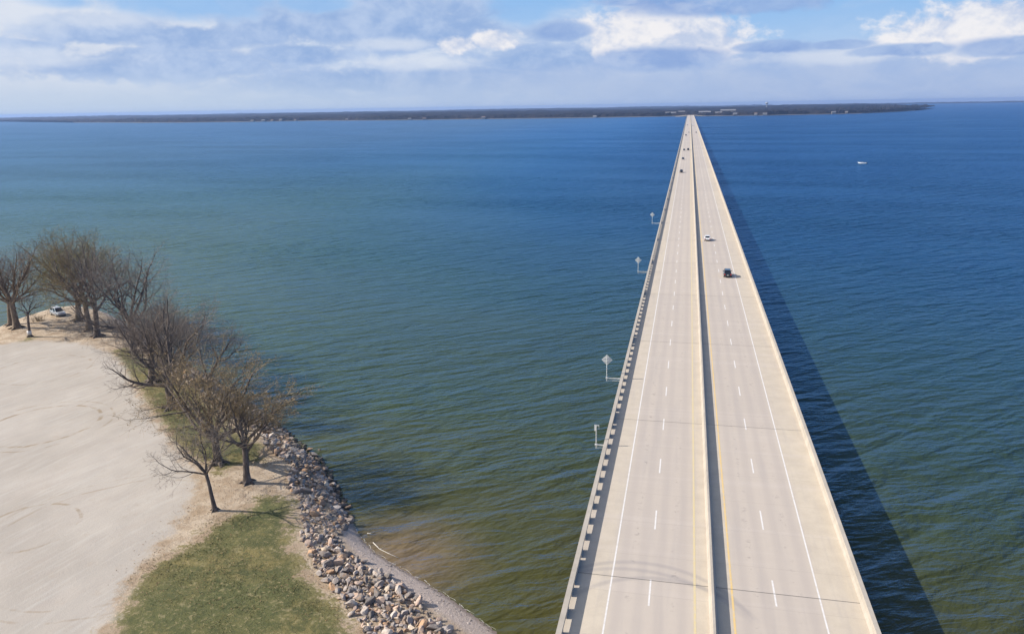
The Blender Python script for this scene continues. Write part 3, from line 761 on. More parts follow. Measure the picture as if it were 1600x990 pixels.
lanecar(1108.5, 375, 'sedan', WH, 'white car in the left lane of the right carriageway, ahead of the black vehicle', G1, lane=6.55)
lanecar(1138, 431, 'suv', BK, 'black sport utility vehicle on the right carriageway, nearest vehicle on the bridge', G1, lane=10.2)
lanecar(1064.5, 269.5, 'suv', BK, 'black vehicle on the left carriageway, nearest of those coming towards us', G1, away=False, lane=-3.8)
lanecar(1067.5, 249, 'sedan', BL, 'small dark car second in the line coming along the left carriageway', G1, away=False, lane=-3.8)
lanecar(1068.8, 235, 'sedan', DG, 'dark car in the outer lane beside another dark car on the left carriageway', G1, away=False, lane=-3.8)
lanecar(1075.8, 234.7, 'truck', BK, 'dark pickup in the lane next to the median, beside a smaller dark car', G1, away=False, lane=-.2, nm='pickup_truck', cat='pickup')
lanecar(1071, 212, 'suv', DG, 'dark distant vehicle alone in the outer lane of the left carriageway', G1, away=False, lane=-3.8)
lanecar(1076.6, 207.5, 'sedan', SV, 'faint pale car far along the left carriageway next to the median', G1, away=False, lane=-.2)
lanecar(1089.3, 207.5, 'sedan', BK, 'tiny dark car far away on the right carriageway behind a white truck', G1, lane=10.2)
lanecar(1085.8, 196.5, 'box', WH, 'white box truck farthest away on the right carriageway', G1, lane=6.6, nm='box_truck', cat='truck')
lanecar(1074.5, 196, 'sedan', DG, 'tiny dark car near the far end of the left carriageway', G1, away=False, lane=-3.8)
p = w(91, 493, 2.0)
make_car((p.x, p.y, hz_at(p.x, p.y) + .0), R(-118), 'suv', car_paint('grey_silver', (.33, .34, .36)), 'silver car parked at the tip of the shore under the large trees')

# ------------------------------------------------------------------ motor boat
p = w(1347, 255.5, 0)
boat = tag(empty('motor_boat', (p.x, p.y, 0.0), R(80)), 'small white motor boat on open water right of the bridge', 'boat')
boat.scale = (.85, .85, .85)
mb = MB(); rg = []
for t, hwid, keel, gun in ((-3.4, 1.05, -.25, .75), (-2, 1.15, -.3, .78), (0, 1.15, -.3, .85), (1.6, .95, -.2, .98), (2.8, .5, .1, 1.12), (3.5, .06, .75, 1.2)):
    rg.append([Vector(q) for q in ((0, t, keel), (hwid * .8, t, keel + .25), (hwid, t, gun), (hwid * .82, t, gun + .02), (hwid * .7, t, max(.3, gun - .5) if t < 1.6 else gun - .05), (-hwid * .7, t, max(.3, gun - .5) if t < 1.6 else gun - .05), (-hwid * .82, t, gun + .02), (-hwid, t, gun), (-hwid * .8, t, keel + .25))])
loft(mb, rg); mb.build('hull', plain('boat_white', (.8, .8, .8), .3), boat)
mb = MB(); mb.box(-.5, .5, -.4, .3, .35, 1.35); mb.build('console', plain('boat_grey', (.35, .36, .38), .5), boat)
mb = MB(); mb.add([(-.55, .3, 1.2), (.55, .3, 1.2), (.45, .05, 1.75), (-.45, .05, 1.75), (-.55, .34, 1.2), (.55, .34, 1.2), (.45, .09, 1.75), (-.45, .09, 1.75)],
                  [(0, 1, 2, 3), (7, 6, 5, 4), (0, 4, 5, 1), (1, 5, 6, 2), (2, 6, 7, 3), (3, 7, 4, 0)]); mb.build('windshield', m_glass, boat)
mb = MB(); mb.box(-.28, .28, -3.95, -3.42, -.1, 1.15); mb.build('outboard_motor', m_trim, boat, bevel=.06)
for s in (-.5, .5):
    mb = MB(); mb.box(s - .22, s + .22, -1.7, -1.2, .35, .85); mb.box(s - .22, s + .22, -1.75, -1.65, .85, 1.2); mb.build('seat', m_trim, boat, bevel=.03)

# ------------------------------------------------------------------ rocks of the shore bank
ROCKC = [('pale grey', (0.38, 0.33, 0.295)), ('dark grey', (0.15, 0.13, 0.12)), ('cream', (0.50, 0.405, 0.31)), ('brown', (0.22, 0.145, 0.10)), ('orange brown', (0.38, 0.235, 0.14)),
         ('mid grey', (0.25, 0.215, 0.195)), ('pinkish tan', (0.40, 0.295, 0.235))]
def rock_mat(nm, col):
    mt, nt, bs, out = material('riprap_' + nm.replace(' ', '_'))
    oi = nt.node('ShaderNodeObjectInfo').outputs['Random']
    ri = nt.node('ShaderNodeNewGeometry').outputs['Random Per Island']
    r_ = nt.m('FRACT', nt.m('ADD', nt.m('MULTIPLY', oi, 7.3), ri))
    tc = nt.node('ShaderNodeNewGeometry').outputs['Position']
    f = nt.noise(tc, 3.5, 6, 0.65); g = nt.noise(tc, 1.6, 3, 0.5)
    c = nt.mix(r_, tuple(x * .8 for x in col), tuple(x * 1.2 for x in col))
    c = nt.mix(nt.ramp(g, .52, .66, 0, .5), c, (0.36, 0.23, 0.14))
    c = nt.mix(nt.ramp(f, 0.5, 0.75, 0, 0.6), c, (0.15, 0.125, 0.11))
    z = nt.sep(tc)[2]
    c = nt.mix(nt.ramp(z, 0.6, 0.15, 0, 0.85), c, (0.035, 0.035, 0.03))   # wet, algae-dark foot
    nt.put(bs.inputs['Base Color'], c); bs.inputs['Roughness'].default_value = 0.85
    b = nt.node('ShaderNodeBump', None, {'Height': f, 'Strength': 0.8, 'Distance': 0.1}); nt.L.new(b.outputs[0], bs.inputs['Normal'])
    return mt
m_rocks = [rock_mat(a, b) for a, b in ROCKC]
m_rock = m_rocks[0]
import bmesh
def rock_geo(seed):
    q = random.Random(seed)
    bm = bmesh.new(); bmesh.ops.create_icosphere(bm, subdivisions=2, radius=1.0)
    planes = [(Vector((q.uniform(-1, 1), q.uniform(-1, 1), q.uniform(-1, 1))).normalized(), q.uniform(0.38, 0.74)) for _ in range(9)]
    for v in bm.verts:
        for n_, d_ in planes:
            t = v.co.dot(n_)
            if t > d_: v.co -= n_ * (t - d_)
        v.co += v.co * 0.05 * noise.noise(v.co * 2 + Vector((seed, 0, 0)))
    s = Vector((q.uniform(1.1, 1.7), q.uniform(.8, 1.2), q.uniform(.6, 1.0)))
    for v in bm.verts: v.co = Vector((v.co.x * s.x, v.co.y * s.y, v.co.z * s.z))
    vs = [v.co.copy() for v in bm.verts]; fs = [tuple(v.index for v in f.verts) for f in bm.faces]
    bm.free(); return vs, fs
rock_vars = [rock_geo(i) for i in range(14)]
rock_mes = []
for vs, fs in rock_vars:
    for k_ in range(7):
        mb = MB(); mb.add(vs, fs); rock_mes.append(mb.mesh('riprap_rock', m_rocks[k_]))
bpoly = band
bx = [p[0] for p in bpoly]; by = [p[1] for p in bpoly]
cand = []
rr = random.Random(5)
tries = np.array([(rr.uniform(min(bx), max(bx)), rr.uniform(min(by), max(by))) for _ in range(110000)])
sd_ = sdist(tries, bpoly)
ok = tries[sd_ > 0.12]
cell = {}
spots = []
for (x, y) in ok:
    s = rr.choice((0.13, 0.17, 0.21, 0.26, 0.34, 0.46)) * (1.0 if y < 100 else 1.15)
    k = (int(x // 1), int(y // 1)); bad = False
    for i in (-1, 0, 1):
        for j in (-1, 0, 1):
            for (a, b, t) in cell.get((k[0] + i, k[1] + j), ()):
                if (a - x) ** 2 + (b - y) ** 2 < ((s + t) * 0.56) ** 2: bad = True
    if bad: continue
    cell.setdefault(k, []).append((x, y, s)); spots.append((x, y, s))
spots = [q for q in spots if q[1] > 44]
hs = height([(x, y) for x, y, s in spots])
_a = seg_dist([(x, y) for x, y, s in spots], band_out, False); _b = seg_dist([(x, y) for x, y, s in spots], band_in, False); ein = _a / (_a + _b + 1e-6)
# the largest seen in the picture: big and near and inside the frame
def vis(q):
    v = Vector((q[0], q[1], 1 - CAM_H)); d = v.dot(fwd)
    px_ = PX + F_PX * v.dot(right) / d; py_ = PY - F_PX * v.dot(up) / d
    return (q[2] / d) if (0 < px_ < 1600 and 0 < py_ < 990) else 0
order = sorted(range(len(spots)), key=lambda i: -vis(spots[i]))
rest = MB()
CI = [rr.choice((0, 0, 1, 1, 1, 2, 3, 4, 5, 5, 5, 6, 6, 0)) for _ in spots]
SA = np.array([(x, y) for x, y, s in spots]); seen = set(order[:300])
def size_word(s): return 'large' if s > .3 else 'medium' if s > .19 else 'small'
def neighbour(i):
    d = ((SA - SA[i]) ** 2).sum(1); d[i] = 1e9
    for k in np.argsort(d)[:12]:
        if int(k) in seen: return int(k)
    return int(np.argmin(d))
for n_, i in enumerate(order):
    x, y, s = spots[i]; h = hs[i]
    rot = Matrix.Rotation(rr.uniform(0, 6.28), 4, 'Z') @ Matrix.Rotation(rr.uniform(-.5, .5), 4, 'X') @ Matrix.Rotation(rr.uniform(-.5, .5), 4, 'Y')
    pos = Vector((x, y, max(h, -0.1) + s * rr.uniform(0.15, 0.75)))
    vi = rr.randrange(14); ci = CI[i]
    if n_ < 300:
        o = bpy.data.objects.new('riprap_rock', rock_mes[vi * 7 + ci]); COL.objects.link(o)
        o.matrix_world = Matrix.Translation(pos) @ rot @ Matrix.Scale(s, 4)
        e_ = float(ein[i]); a_ = 'waterside foot' if e_ < .34 else 'mid bank' if e_ < .67 else 'landward edge'
        zn = 'at picture bottom' if y < 58 else 'below the beach' if y < 62 else 'beside the beach' if y < 68 else 'beside slim leafless tree' if y < 73 else 'beside bare soil' if y < 78 else 'near forked tree'
        nb = neighbour(i)
        tag(o, f"{size_word(s)} {ROCKC[ci][0]} rock next to {size_word(spots[nb][2])} {ROCKC[CI[nb]][0]} one, {a_}, {zn}", 'rock', 'rocks piled along the shore bank')
    else:
        vs, fs = rock_vars[vi]; M_ = Matrix.Translation(pos) @ rot @ Matrix.Scale(s, 4)
        rest.add([M_ @ v for v in vs], fs, ci)
tag(rest.build('riprap_rubble', m_rocks), 'further grey and tan rubble filling the bank along the water', 'rocks', None, 'stuff')
print('rocks', len(spots))
# single stones standing in the shallows
for (x, y, s, lab) in ((527, 768, .45, 'dark wet stone standing alone in the water beside the rock bank'), (541, 799, .42, 'wet stone in the shallows just off the lower rock bank, near the beach'),
                       (500, 703, .3, 'small dark stone poking out of the water off the upper rock bank')):
    p = w(x, y, 0); o = bpy.data.objects.new('shallows_stone', rock_mes[(int(x) % 14) * 7 + 1]); COL.objects.link(o)
    o.location = (p.x, p.y, .05); o.scale = (s, s * .8, s * .8); tag(o, lab, 'stone')
# small stones littering the beach
peb = MB()
for _ in range(2600):
    x = rr.uniform(-33, -14); y = rr.uniform(46, 76)
    h = hz_at(x, y) if _ % 1 == 0 else 0
    if 0.0 < h < 1.25:
        s = rr.uniform(.025, .09); vs, fs = rock_vars[rr.randrange(14)]
        M_ = Matrix.Translation((x, y, h)) @ Matrix.Rotation(rr.uniform(0, 6), 4, 'Z') @ Matrix.Scale(s, 4)
        peb.add([M_ @ v for v in vs], fs)
tag(peb.build('beach_pebbles', m_rock), 'loose pebbles strewn over the narrow grey beach', 'pebbles', None, 'stuff')
# bleached driftwood at the edge of the beach
m_drift = plain('bleached_wood', (.46, .42, .37), .8, var=.2, scale=5)
def log(px_, z, r0, label, nm='driftwood'):
    pts = [w(x, y, z) for x, y in px_]; c0 = pts[0].copy()
    mb = MB(); mb.tube([p - c0 for p in pts], [r0 * (1 - .6 * i / (len(pts) - 1)) for i in range(len(pts))], 7)
    mb.tube([pts[1] - c0, pts[1] - c0 + Vector((.5, .35, .12))], [r0 * .5, r0 * .15], 5)
    o = mb.build(nm, m_drift, None, True); o.location = c0; tag(o, label, 'driftwood'); return o
log([(583, 847), (593, 857), (607, 864), (623, 871)], .04, .055, 'long bleached driftwood branch floating at the waterline off the beach')
log([(574, 832.5), (577, 833), (581, 834)], .05, .07, 'short white piece of driftwood floating farther out from the beach')

# ------------------------------------------------------------------ grass tufts
m_tuft, nt, bs, out = material('grass_blades')
ri = nt.node('ShaderNodeNewGeometry').outputs['Random Per Island']
c = nt.mix(ri, (0.050, 0.060, 0.012), (0.21, 0.17, 0.06)); nt.put(bs.inputs['Base Color'], c); bs.inputs['Roughness'].default_value = .9
tf = MB()
gp = np.array([(rr.uniform(-115, -24), rr.uniform(48, 125)) for _ in range(230000)])
gs = np.maximum.reduce([sdist(gp, g1), sdist(gp, g2), sdist(gp, g3)])
gh = height(gp)
for (x, y), d_, h in zip(gp, gs, gh):
    if d_ < -0.8 or h < 1.0: continue
    pch = noise.noise(Vector((x * .45, y * .45, 9)))
    if rr.random() > .6 + pch or (d_ < 0.6 and rr.random() < .6): continue
    n_ = 2
    for _ in range(n_):
        a = rr.uniform(0, 6.28); l = rr.uniform(.04, .11); wd = rr.uniform(.012, .03)
        bx_, by_ = x + rr.uniform(-.1, .1), y + rr.uniform(-.1, .1)
        tf.add([(bx_ - wd * math.sin(a), by_ + wd * math.cos(a), h - .03), (bx_ + wd * math.sin(a), by_ - wd * math.cos(a), h - .03), (bx_ + l * .7 * math.cos(a), by_ + l * .7 * math.sin(a), h + l)], [(0, 1, 2)])
tag(tf.build('grass', m_tuft), 'short yellow green grass between the lot and the rock bank', 'grass', None, 'stuff')
lf = MB()
lp = np.array([(rr.uniform(-150, -28), rr.uniform(55, 140)) for _ in range(60000)])
ll = sdist(lp, lot); lh = height(lp)
for (x, y), d_, h in zip(lp, ll, lh):
    if h < 1.3 or d_ > 3.2: continue
    if d_ > 0 and rr.random() < .5 + d_ * .2: continue
    if noise.noise(Vector((x * .25, y * .25, 2))) < -.05: continue
    a = rr.uniform(0, 6.28); s = rr.uniform(.04, .13)
    lf.add([(x + s * math.cos(a), y + s * math.sin(a), h + .015), (x - s * .5 * math.sin(a), y + s * .5 * math.cos(a), h + .05), (x - s * math.cos(a), y - s * math.sin(a), h + .015)], [(0, 1, 2)])
m_litter, nt, bs, out = material('dead_leaves')
ri = nt.node('ShaderNodeNewGeometry').outputs['Random Per Island']
nt.put(bs.inputs['Base Color'], nt.mix(ri, (0.09, 0.05, 0.025), (0.30, 0.19, 0.09))); bs.inputs['Roughness'].default_value = .9
tag(lf.build('leaf_litter', m_litter), 'brown fallen leaves scattered over the soil under the trees', 'leaf litter', None, 'stuff')

# ------------------------------------------------------------------ bare winter trees
def bark(name, a, b):
    mt, nt, bs, out = material(name)
    geo = nt.node('ShaderNodeNewGeometry').outputs['Position']
    f = nt.noise(nt.mapping(geo, sc=(1, 1, .25)), 5.0, 5, .65)
    g = nt.noise(geo, .8, 3, .5)
    c = nt.mix(nt.ramp(f, .35, .65), a, b); c = nt.mix(nt.ramp(g, .5, .7, 0, .5), c, tuple(x * 1.5 for x in b))
    nt.put(bs.inputs['Base Color'], c); bs.inputs['Roughness'].default_value = .95
    bb = nt.node('ShaderNodeBump', None, {'Height': f, 'Strength': .8, 'Distance': .06}); nt.L.new(bb.outputs[0], bs.inputs['Normal'])
    return mt
m_bark = bark('grey_brown_bark', (.060, .046, .040), (.135, .108, .092))
m_bark2 = bark('tan_bark', (.09, .066, .045), (.21, .16, .115))
def twigm(name, a, b):
    mt, nt, bs, out = material(name)
    ri = nt.node('ShaderNodeNewGeometry').outputs['Random Per Island']
    nt.put(bs.inputs['Base Color'], nt.mix(ri, a, b)); bs.inputs['Roughness'].default_value = .9
    return mt
m_twig = twigm('grey_twigs', (.11, .09, .078), (.24, .20, .17))
m_twig_red = twigm('reddish_twigs', (.115, .092, .075), (.25, .20, .16))
m_twig_tan = twigm('tan_twigs', (.14, .108, .062), (.30, .235, .14))
m_leaf_ol = twigm('olive_leaves', (.10, .090, .020), (.29, .23, .06))
m_leaf_br = twigm('dry_tan_leaves', (.13, .085, .035), (.30, .20, .09))

def make_tree(loc, ht, spread, label, seed, tr=.38, lean=(0, 0), fork=.28, limbs=7, stems=1, barkm=None, twigs=None, leafm=None, leaf=0.0, dense=1.0, updraft=.55, droop=0.0, twr=.014, low_limbs=(), name='bare_tree', cat='tree'):
    q = random.Random(seed)
    barkm = barkm or m_bark; twigs = twigs or m_twig
    root = tag(empty(name, loc), label, cat, 'bare winter trees along the shore')
    T = MB(); Cr = MB(); Lf = MB()
    def wander(p, d, L, n, wob, upk):
        pts = [p.copy()]; ds = [d.copy()]
        for i in range(n):
            d = (d + Vector((q.gauss(0, wob), q.gauss(0, wob), q.gauss(0, wob) + upk / n)))
            d.normalize(); p = p + d * (L / n); pts.append(p.copy()); ds.append(d.copy())
        return pts, ds
    def child_dir(d, ang, az_):
        a = d.cross(Vector((0, 0, 1)))
        if a.length < .05: a = Vector((1, 0, 0))
        a.normalize(); b = d.cross(a)
        return (d * math.cos(ang) + (a * math.cos(az_) + b * math.sin(az_)) * math.sin(ang)).normalized()
    def grow(p, d, L, r, lev):
        n = [6, 6, 5, 4, 3, 2][lev]
        upk = [.2, updraft * .7, updraft * .5, updraft * .3 - droop * .5, -droop, -droop][lev]
        pts, ds = wander(p, d, L, n, [.06, .13, .16, .2, .22, .25][lev], upk)
        taper = .45 if lev < 2 else .35
        rs = [max(twr * .55, r * (1 - (1 - taper) * i / n)) for i in range(n + 1)]
        (T if lev <= 2 else Cr).tube(pts, rs, [9, 7, 5, 3, 3, 3][lev], cap=False)
        if lev == 5:
            return
        if leaf and lev >= 4:
            for i in range(1, n + 1):
                if q.random() < leaf:
                    for _ in range(5):
                        c_ = pts[i] + Vector((q.gauss(0, .22), q.gauss(0, .22), q.gauss(0, .18))); s = q.uniform(.05, .13)
                        u = Vector((q.gauss(0, 1), q.gauss(0, 1), q.gauss(0, 1))).normalized() * s; v_ = u.cross(Vector((q.gauss(0, 1), q.gauss(0, 1), q.gauss(0, 1)))).normalized() * s * .6
                        Lf.add([c_ - u, c_ + v_, c_ + u], [(0, 1, 2)])
        nc = [0, 6, 5, 4, 3, 0][lev]
        if lev >= 2: nc = max(2, int(nc * dense * .88 + q.random()))
        az_ = q.uniform(0, 6.28)
        for k in range(nc):
            t = .30 + .70 * (k + q.uniform(.2, .8)) / nc
            i = min(n - 1, int(t * n)); u = t * n - i
            pp = pts[i].lerp(pts[i + 1], min(1, u)); az_ += 2.4 + q.uniform(-.5, .5)
            ang = R(q.uniform(28, 58))
            LL = L * q.uniform(.46, .72) * (1.15 - .40 * t)
            grow(pp, child_dir(ds[i], ang, az_), LL, rs[i] * q.uniform(.42, .6), lev + 1)
        # the branch goes on past its last fork
        grow(pts[-1], ds[-1], L * .5, rs[-1], min(lev + 1, 5))
    for s in range(stems):
        a0 = q.uniform(0, 6.28)
        off = Vector((0, 0, 0)) if stems == 1 else Vector((math.cos(s * 2.4 + seed), math.sin(s * 2.4 + seed), 0)) * tr * 1.3
        hh = ht * (1 if stems == 1 else q.uniform(.85, 1.05))
        d0 = Vector((lean[0], lean[1], 1)) + (off.normalized() * .25 if stems > 1 else Vector())
        TL = hh * fork
        pts, ds = wander(off + Vector((0, 0, -.3)), d0.normalized(), TL + .3, 6, .028, 0)
        r0 = tr * (1 if stems == 1 else .72)
        rs = [r0 * (1.55 if i == 0 else 1.12 if i == 1 else 1 - .3 * i / 6) for i in range(7)]
        T.tube(pts, rs, 12, cap=False)
        # flared roots
        for k in range(5):
            a = a0 + k * 1.257; T.tube([off + Vector((0, 0, .5)), off + Vector((math.cos(a), math.sin(a), .12)) * r0 * 1.9, off + Vector((math.cos(a) * r0 * 3.0, math.sin(a) * r0 * 3.0, -.15))], [r0 * .5, r0 * .3, r0 * .1], 5, cap=False)
        crown_h = hh - TL
        for k in range(limbs):
            a = a0 + k * 2.4 + q.uniform(-.3, .3)
            f = (k + .5) / limbs                     # 0 = lowest and most spreading
            tilt = R(74 - 60 * f + q.uniform(-8, 8))
            base_ = pts[-1] if f > .4 else pts[-2].lerp(pts[-1], q.uniform(.2, 1))
            dd = Vector((math.sin(tilt) * math.cos(a), math.sin(tilt) * math.sin(a), math.cos(tilt)))
            dd = (dd + Vector((lean[0], lean[1], 0)) * .7).normalized()
            reach = spread * math.sin(tilt) ** 1.0 + crown_h * math.cos(tilt)
            grow(base_, dd, reach * q.uniform(.50, .60), r0 * q.uniform(.38, .55), 1)
        for (az_, tl, hf, ln) in low_limbs:
            pp = pts[0].lerp(pts[-1], hf); dd = Vector((math.cos(R(az_)) * math.sin(R(tl)), math.sin(R(az_)) * math.sin(R(tl)), math.cos(R(tl))))
            grow(pp, dd, ln, r0 * .42, 1)
    T.build('trunk', barkm, root, True)
    cr_ = Cr.build('crown', twigs, root)
    if Lf.v: Lf.build('leaves', leafm, cr_)
    return root, len(T.f) + len(Cr.f) + len(Lf.f)
tot = 0
def tree(px_, py_, *a, **k):
    global tot
    p = w(px_, py_, 2.0)
    z = hz_at(p.x, p.y)
    o, n_ = make_tree((p.x, p.y, z), *a, **k); tot += n_; return o
tree(27, 513, 17.0, 9.0, 'large spreading bare tree with thick mossy trunk at the far left edge', 21, tr=.66, fork=.34, limbs=8, barkm=m_bark2, dense=.85, updraft=.8)
tree(17, 506, 15.0, 8.0, 'bare tree close behind the thick trunk at the far left edge', 22, tr=.55, fork=.32, limbs=7, barkm=m_bark2, dense=.8)
sl_tree = tree(47, 527, 9.0, 2.6, 'slim short tree with a pale painted band round its foot', 23, tr=.30, fork=.55, limbs=5, dense=.75, updraft=.3)
mb = MB(); mb.tube([Vector((0, 0, .45)), Vector((0, 0, 1.25))], [.42, .40], 12); mb.build('painted_band', plain('band_paint', (.6, .58, .56), .8), sl_tree, True)
tree(140, 517, 19.5, 10.5, 'tallest bare tree in the clump, with olive leaves at the left of its crown', 24, tr=.62, fork=.30, limbs=9, barkm=m_bark2, twigs=m_twig_tan, leafm=m_leaf_ol, leaf=.6, updraft=.75, low_limbs=((200, 48, .35, 8),))
tree(152, 526, 19.0, 9.0, 'tall bare tree at the right front of the tallest clump', 25, tr=.6, fork=.30, limbs=7, barkm=m_bark, twigs=m_twig_red, updraft=.8, dense=.85)
tree(124, 501, 19.0, 9.0, 'tree with a tan trunk at the back of the tallest clump', 26, tr=.68, fork=.28, limbs=8, barkm=m_bark2, twigs=m_twig_tan, leafm=m_leaf_ol, leaf=.6, updraft=.7)
tree(210, 549, 18.3, 10.5, 'bare tree with a wide dark fan of branches right of the tallest clump', 27, tr=.55, fork=.30, limbs=8, updraft=.85, low_limbs=((150, 60, .5, 7),))
tree(238, 597, 13.8, 5.5, 'dark bare tree on the grass strip at the edge of the lot', 28, dense=.98, tr=.60, fork=.35, limbs=8, twigs=m_twig_red, updraft=.7)
tree(277, 600, 15.5, 7.0, 'slender bare tree with several stems behind the grass strip', 29, tr=.38, fork=.18, limbs=4, stems=3, twigs=m_twig_red, updraft=.9, dense=1.05)
tree(269, 638, 17.0, 7.5, 'bare tree with a thick stump-like trunk dividing into tall upright stems', 30, dense=.98, tr=.68, fork=.24, limbs=9, twigs=m_twig_red, updraft=1.1)
tree(322, 575, 9.5, 6.0, 'bare tree leaning out to the right over the water', 31, tr=.26, lean=(.55, .2), fork=.4, limbs=6, twigs=m_twig, updraft=.5, dense=.9)
tree(341, 725, 14.5, 9.0, 'wide crooked tree keeping tan leaves, with long low limbs on both sides', 32, tr=.55, fork=.26, limbs=9, barkm=m_bark, twigs=m_twig_tan, leafm=m_leaf_br, leaf=.62, updraft=.6, dense=.78, low_limbs=((165, 62, .75, 8.5), (25, 55, .8, 8.5)))
tree(387, 754, 11.0, 6.5, 'forked tree with brown leaves beside the top of the rock bank', 33, tr=.42, fork=.42, limbs=7, twigs=m_twig_tan, leafm=m_leaf_br, leaf=.4, updraft=.7, dense=.72, low_limbs=((40, 42, .75, 5),))
tree(336, 798, 10.8, 5.0, 'small slim leafless tree nearest the camera at the edge of the lot', 34, tr=.24, fork=.42, limbs=7, twigs=m_twig, updraft=.65, dense=.6, twr=.014)
# low scrub between the trees and the rocks
def shrub(px_, py_, ht, sp, label, seed, mat, lm=None, leaf=0.0):
    global tot
    q = random.Random(seed); p = w(px_, py_, 1.6); z = hz_at(p.x, p.y)
    root = tag(empty('scrub_bush', (p.x, p.y, z)), label, 'bush', 'leafless scrub bushes along the bank')
    S = MB(); Lv = MB()
    for k in range(34):
        a = q.uniform(0, 6.28); t = q.uniform(.1, 1.0)
        b = Vector((math.cos(a), math.sin(a), 0)) * q.uniform(0, sp * .35)
        d = Vector((math.cos(a) * t, math.sin(a) * t, q.uniform(.7, 1.4))).normalized()
        L = q.uniform(.6, 1.0) * ht; pts = [b - Vector((0, 0, .1))]
        for i in range(4):
            d = (d + Vector((q.gauss(0, .15), q.gauss(0, .15), q.gauss(0, .1)))).normalized(); pts.append(pts[-1] + d * L / 4)
            for _ in range(5):
                dd = (d + Vector((q.gauss(0, .6), q.gauss(0, .6), q.gauss(.1, .4)))).normalized(); S.tube([pts[-1], pts[-1] + dd * L * q.uniform(.15, .35)], [.012, .007], 3, cap=False)
                if leaf and q.random() < leaf:
                    c_ = pts[-1] + dd * L * .25; u = Vector((q.gauss(0, 1), q.gauss(0, 1), q.gauss(0, 1))).normalized() * .1
                    Lv.add([c_ - u, c_ + Vector((u.y, -u.x, .06)), c_ + u], [(0, 1, 2)])
        S.tube(pts, [.03, .024, .018, .013, .008], 4, cap=False)
    S.build('stems', mat, root)
    if Lv.v: Lv.build('leaves', lm, root)
    tot += len(S.f)
for i, (x, y, h, s, lab, mt_, lm_, lf_) in enumerate((
        (178, 517, 3.2, 4.5, 'reddish scrub bush right of the tallest trees, near the tip of the land', m_twig_red, None, 0),
        (196, 530, 3.0, 4.5, 'reddish scrub bush just left of the fan shaped tree', m_twig_red, None, 0),
        (232, 556, 2.8, 4, 'low scrub bush right of the foot of the fan shaped tree', m_twig_red, None, 0),
        (256, 575, 2.6, 4, 'low scrub bush behind the dark tree on the grass strip', m_twig_tan, m_leaf_br, .3),
        (318, 610, 2.6, 3.5, 'brown scrub bush by the pale rocks behind the many stemmed trees', m_twig_tan, m_leaf_br, .4),
        (352, 640, 2.4, 3.5, 'tan leafed scrub bush among the rocks behind the crooked tree', m_twig_tan, m_leaf_br, .5),
        (380, 655, 2.2, 3, 'dark scrub bush on the rocks at the water side of the crooked tree', m_twig_tan, m_leaf_br, .3),
        (60, 505, 1.2, 3, 'small scrub bush between the slim tree and the parked car', m_twig_tan, None, 0))):
    shrub(x, y, h, s, lab, 60 + i, mt_, lm_, lf_)
print('tree faces', tot)

# ------------------------------------------------------------------ buildings on the far shore
fw = [plain('far_wall_white', (.19, .19, .195), .7), plain('far_wall_tan', (.18, .155, .13), .8), plain('far_wall_brick', (.30, .17, .13), .8)]
fr = [plain('far_roof_grey', (.16, .16, .17), .8), plain('far_roof_brown', (.14, .10, .08), .8), plain('far_roof_pale', (.17, .17, .18), .6)]
m_win = plain('far_window', (.03, .04, .05), .1)
def house(x, y, wd, dp, ht, wi, ri, label, rz=0.0, zbase=2.0):
    r = tag(empty('shore_house', (x, y, zbase), rz), label, 'house', 'small houses along the far shore')
    mb = MB(); mb.box(-wd / 2, wd / 2, -dp / 2, dp / 2, 0, ht); wl = mb.build('wall', fw[wi], r)
    mb = MB(); e_ = .5
    mb.add([(-wd / 2 - e_, -dp / 2 - e_, ht + .003), (wd / 2 + e_, -dp / 2 - e_, ht + .003), (wd / 2 + e_, dp / 2 + e_, ht + .003), (-wd / 2 - e_, dp / 2 + e_, ht + .003), (-wd / 2 - e_, 0, ht + dp * .3), (wd / 2 + e_, 0, ht + dp * .3)],
           [(0, 3, 2, 1), (0, 1, 5, 4), (2, 3, 4, 5), (0, 4, 3), (1, 2, 5)]); mb.build('roof', fr[ri], r)
    for k in range(3):
        xx = -wd / 2 + wd * (k + .5) / 3; mb = MB(); mb.box(xx - .9, xx + .9, -dp / 2 - .06, -dp / 2 - .002, 1.0, 2.6); mb.build('window', m_win, r)
q = random.Random(77)
hp = [(395, 'tan'), (412, 'white'), (426, 'white'), (440, 'tan'), (462, 'white'), (543, 'brick'), (640, 'white'), (664, 'tan'), (757, 'white'), (930, 'white'), (1148, 'tan'), (1181, 'white'), (1195, 'white'), (1302, 'white'), (1322, 'tan')]
where = ['left of the other pale dots on the far left shore', 'second from the left on the far left shore', 'third from the left on the far left shore', 'fourth from the left on the far left shore', 'fifth from the left on the far left shore',
         'alone between the left cluster and the middle of the shore', 'at the middle left of the far shore', 'beside a white one at the far shore, middle left', 'alone above the middle of the lake', 'on the shore left of the bridge end',
         'on the shore a little right of the bridge end', 'left of two white houses right of the bridge end', 'right of two white houses right of the bridge end', 'near the right point of the wooded shore', 'last one before the wooded point at right']
def front_y(x):
    for a, b in zip(F1, F1[1:]):
        if (a.x <= x <= b.x) or (b.x <= x <= a.x):
            t = (x - a.x) / (b.x - a.x + 1e-9); return a.y + t * (b.y - a.y)
    return 3300
for (px_, c_), wh_ in zip(hp, where):
    p = w(px_, np.interp(px_, [a for a, b in far_front_px], [b for a, b in far_front_px]), 0)
    wd = q.uniform(9, 15)
    house(p.x, front_y(p.x) - 1, wd, q.uniform(8, 11), q.uniform(3.5, 6.5), {'white': 0, 'tan': 1, 'brick': 2}[c_], q.randrange(3), f'tiny {c_} house {wh_}', q.uniform(-.3, .3), 1.4)
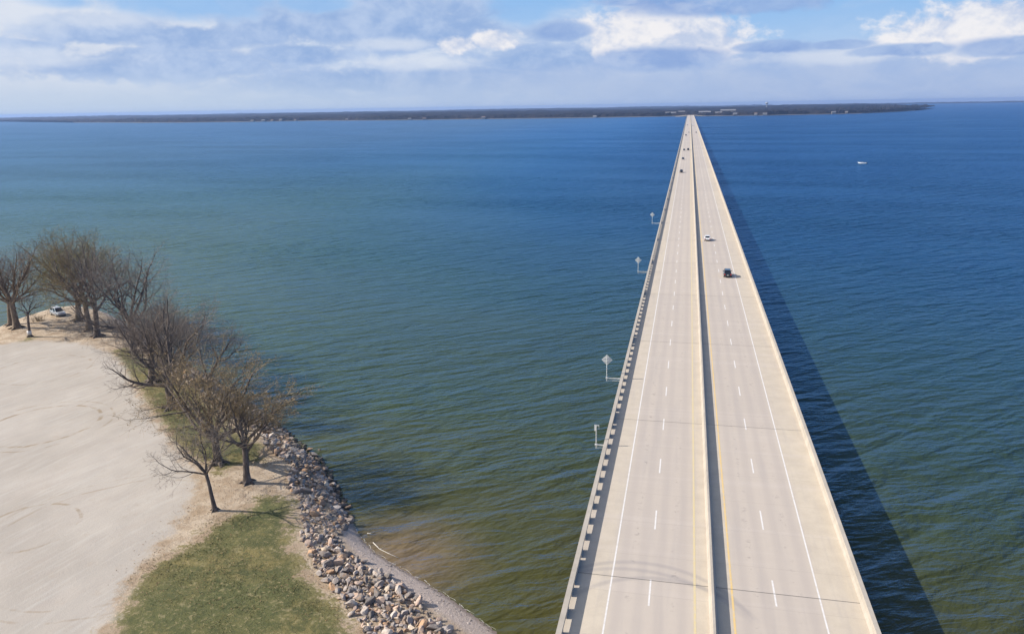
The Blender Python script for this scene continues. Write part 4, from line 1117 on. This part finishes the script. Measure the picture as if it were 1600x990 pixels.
# road embankment where the bridge meets the far shore
mb = MB(); yf = front_y(3.3)
mb.add([(-60, yf - 60, -1), (70, yf - 60, -1), (70, 4300, 5), (-60, 4300, 5), (-13, yf - 60, DZ - .03), (20, yf - 60, DZ - .03), (20, 4300, DZ + 4), (-13, 4300, DZ + 4)],
       [(0, 1, 5, 4), (0, 4, 7, 3), (1, 2, 6, 5), (4, 5, 6, 7)])
tag(mb.build('road_embankment', plain('embankment_soil', (.36, .31, .25), .9, var=.25, scale=.05)), 'pale embankment carrying the road ashore at the far end of the bridge', None, None, 'structure')
for (dx_, dy_, wd, ht, wi, lab) in ((-75, 60, 40, 9, 0, 'low white building left of the far end of the bridge'), (-35, 220, 26, 11, 1, 'tan building behind the embankment left of the road'),
                                    (55, 120, 46, 10, 0, 'wide white building right of the far end of the bridge'), (105, 40, 26, 7, 0, 'small white building farther right of the far bridge end'), (150, 260, 60, 14, 1, 'larger tan building in the trees right of the far bridge end')):
    house(3 + dx_, yf + dy_, wd, 16, ht, wi, 2, lab, 0, 3.0)
# water tower on the skyline right of the bridge
p = w(1198, 166, 0); wx, wy = p.x * .55, p.y * .55
d_ = Vector((p.x, p.y)).normalized() * 5200; tw = tag(empty('water_tower', (d_.x, d_.y, 8)), 'pale water tower rising above the woods on the skyline', 'water tower')
m_tank = plain('tank_white', (.30, .32, .34), .5)
mb = MB(); rgz = [(0, 5), (2, 8.5), (5, 10), (8, 9), (10, 5), (10.8, .4)]
mb.tube([Vector((0, 0, 30 + z_)) for z_, r_ in rgz], [r_ for z_, r_ in rgz], 20); mb.build('tank', m_tank, tw, True)
mb = MB(); mb.tube([Vector((0, 0, 0)), Vector((0, 0, 4)), Vector((0, 0, 26)), Vector((0, 0, 30.5))], [5, 2.4, 2.2, 5.2], 16); mb.build('pedestal', m_tank, tw, True)

# ------------------------------------------------------------------ haze over the lake
mt = bpy.data.materials.new('haze'); mt.use_nodes = True; mt.node_tree.nodes.clear(); nt = NT(mt.node_tree)
out = nt.node('ShaderNodeOutputMaterial'); pv = nt.node('ShaderNodeVolumePrincipled')
pv.inputs['Color'].default_value = (0.30, 0.46, 0.82, 1); pv.inputs['Density'].default_value = 0.00007; pv.inputs['Anisotropy'].default_value = 0.2
nt.L.new(pv.outputs[0], out.inputs['Volume'])
mb = MB(); mb.box(-16500, 16500, -16500, 16500, -6, 62)
hz_o = tag(mb.build('haze', mt), 'thin blue haze over the lake', None, None, 'stuff')
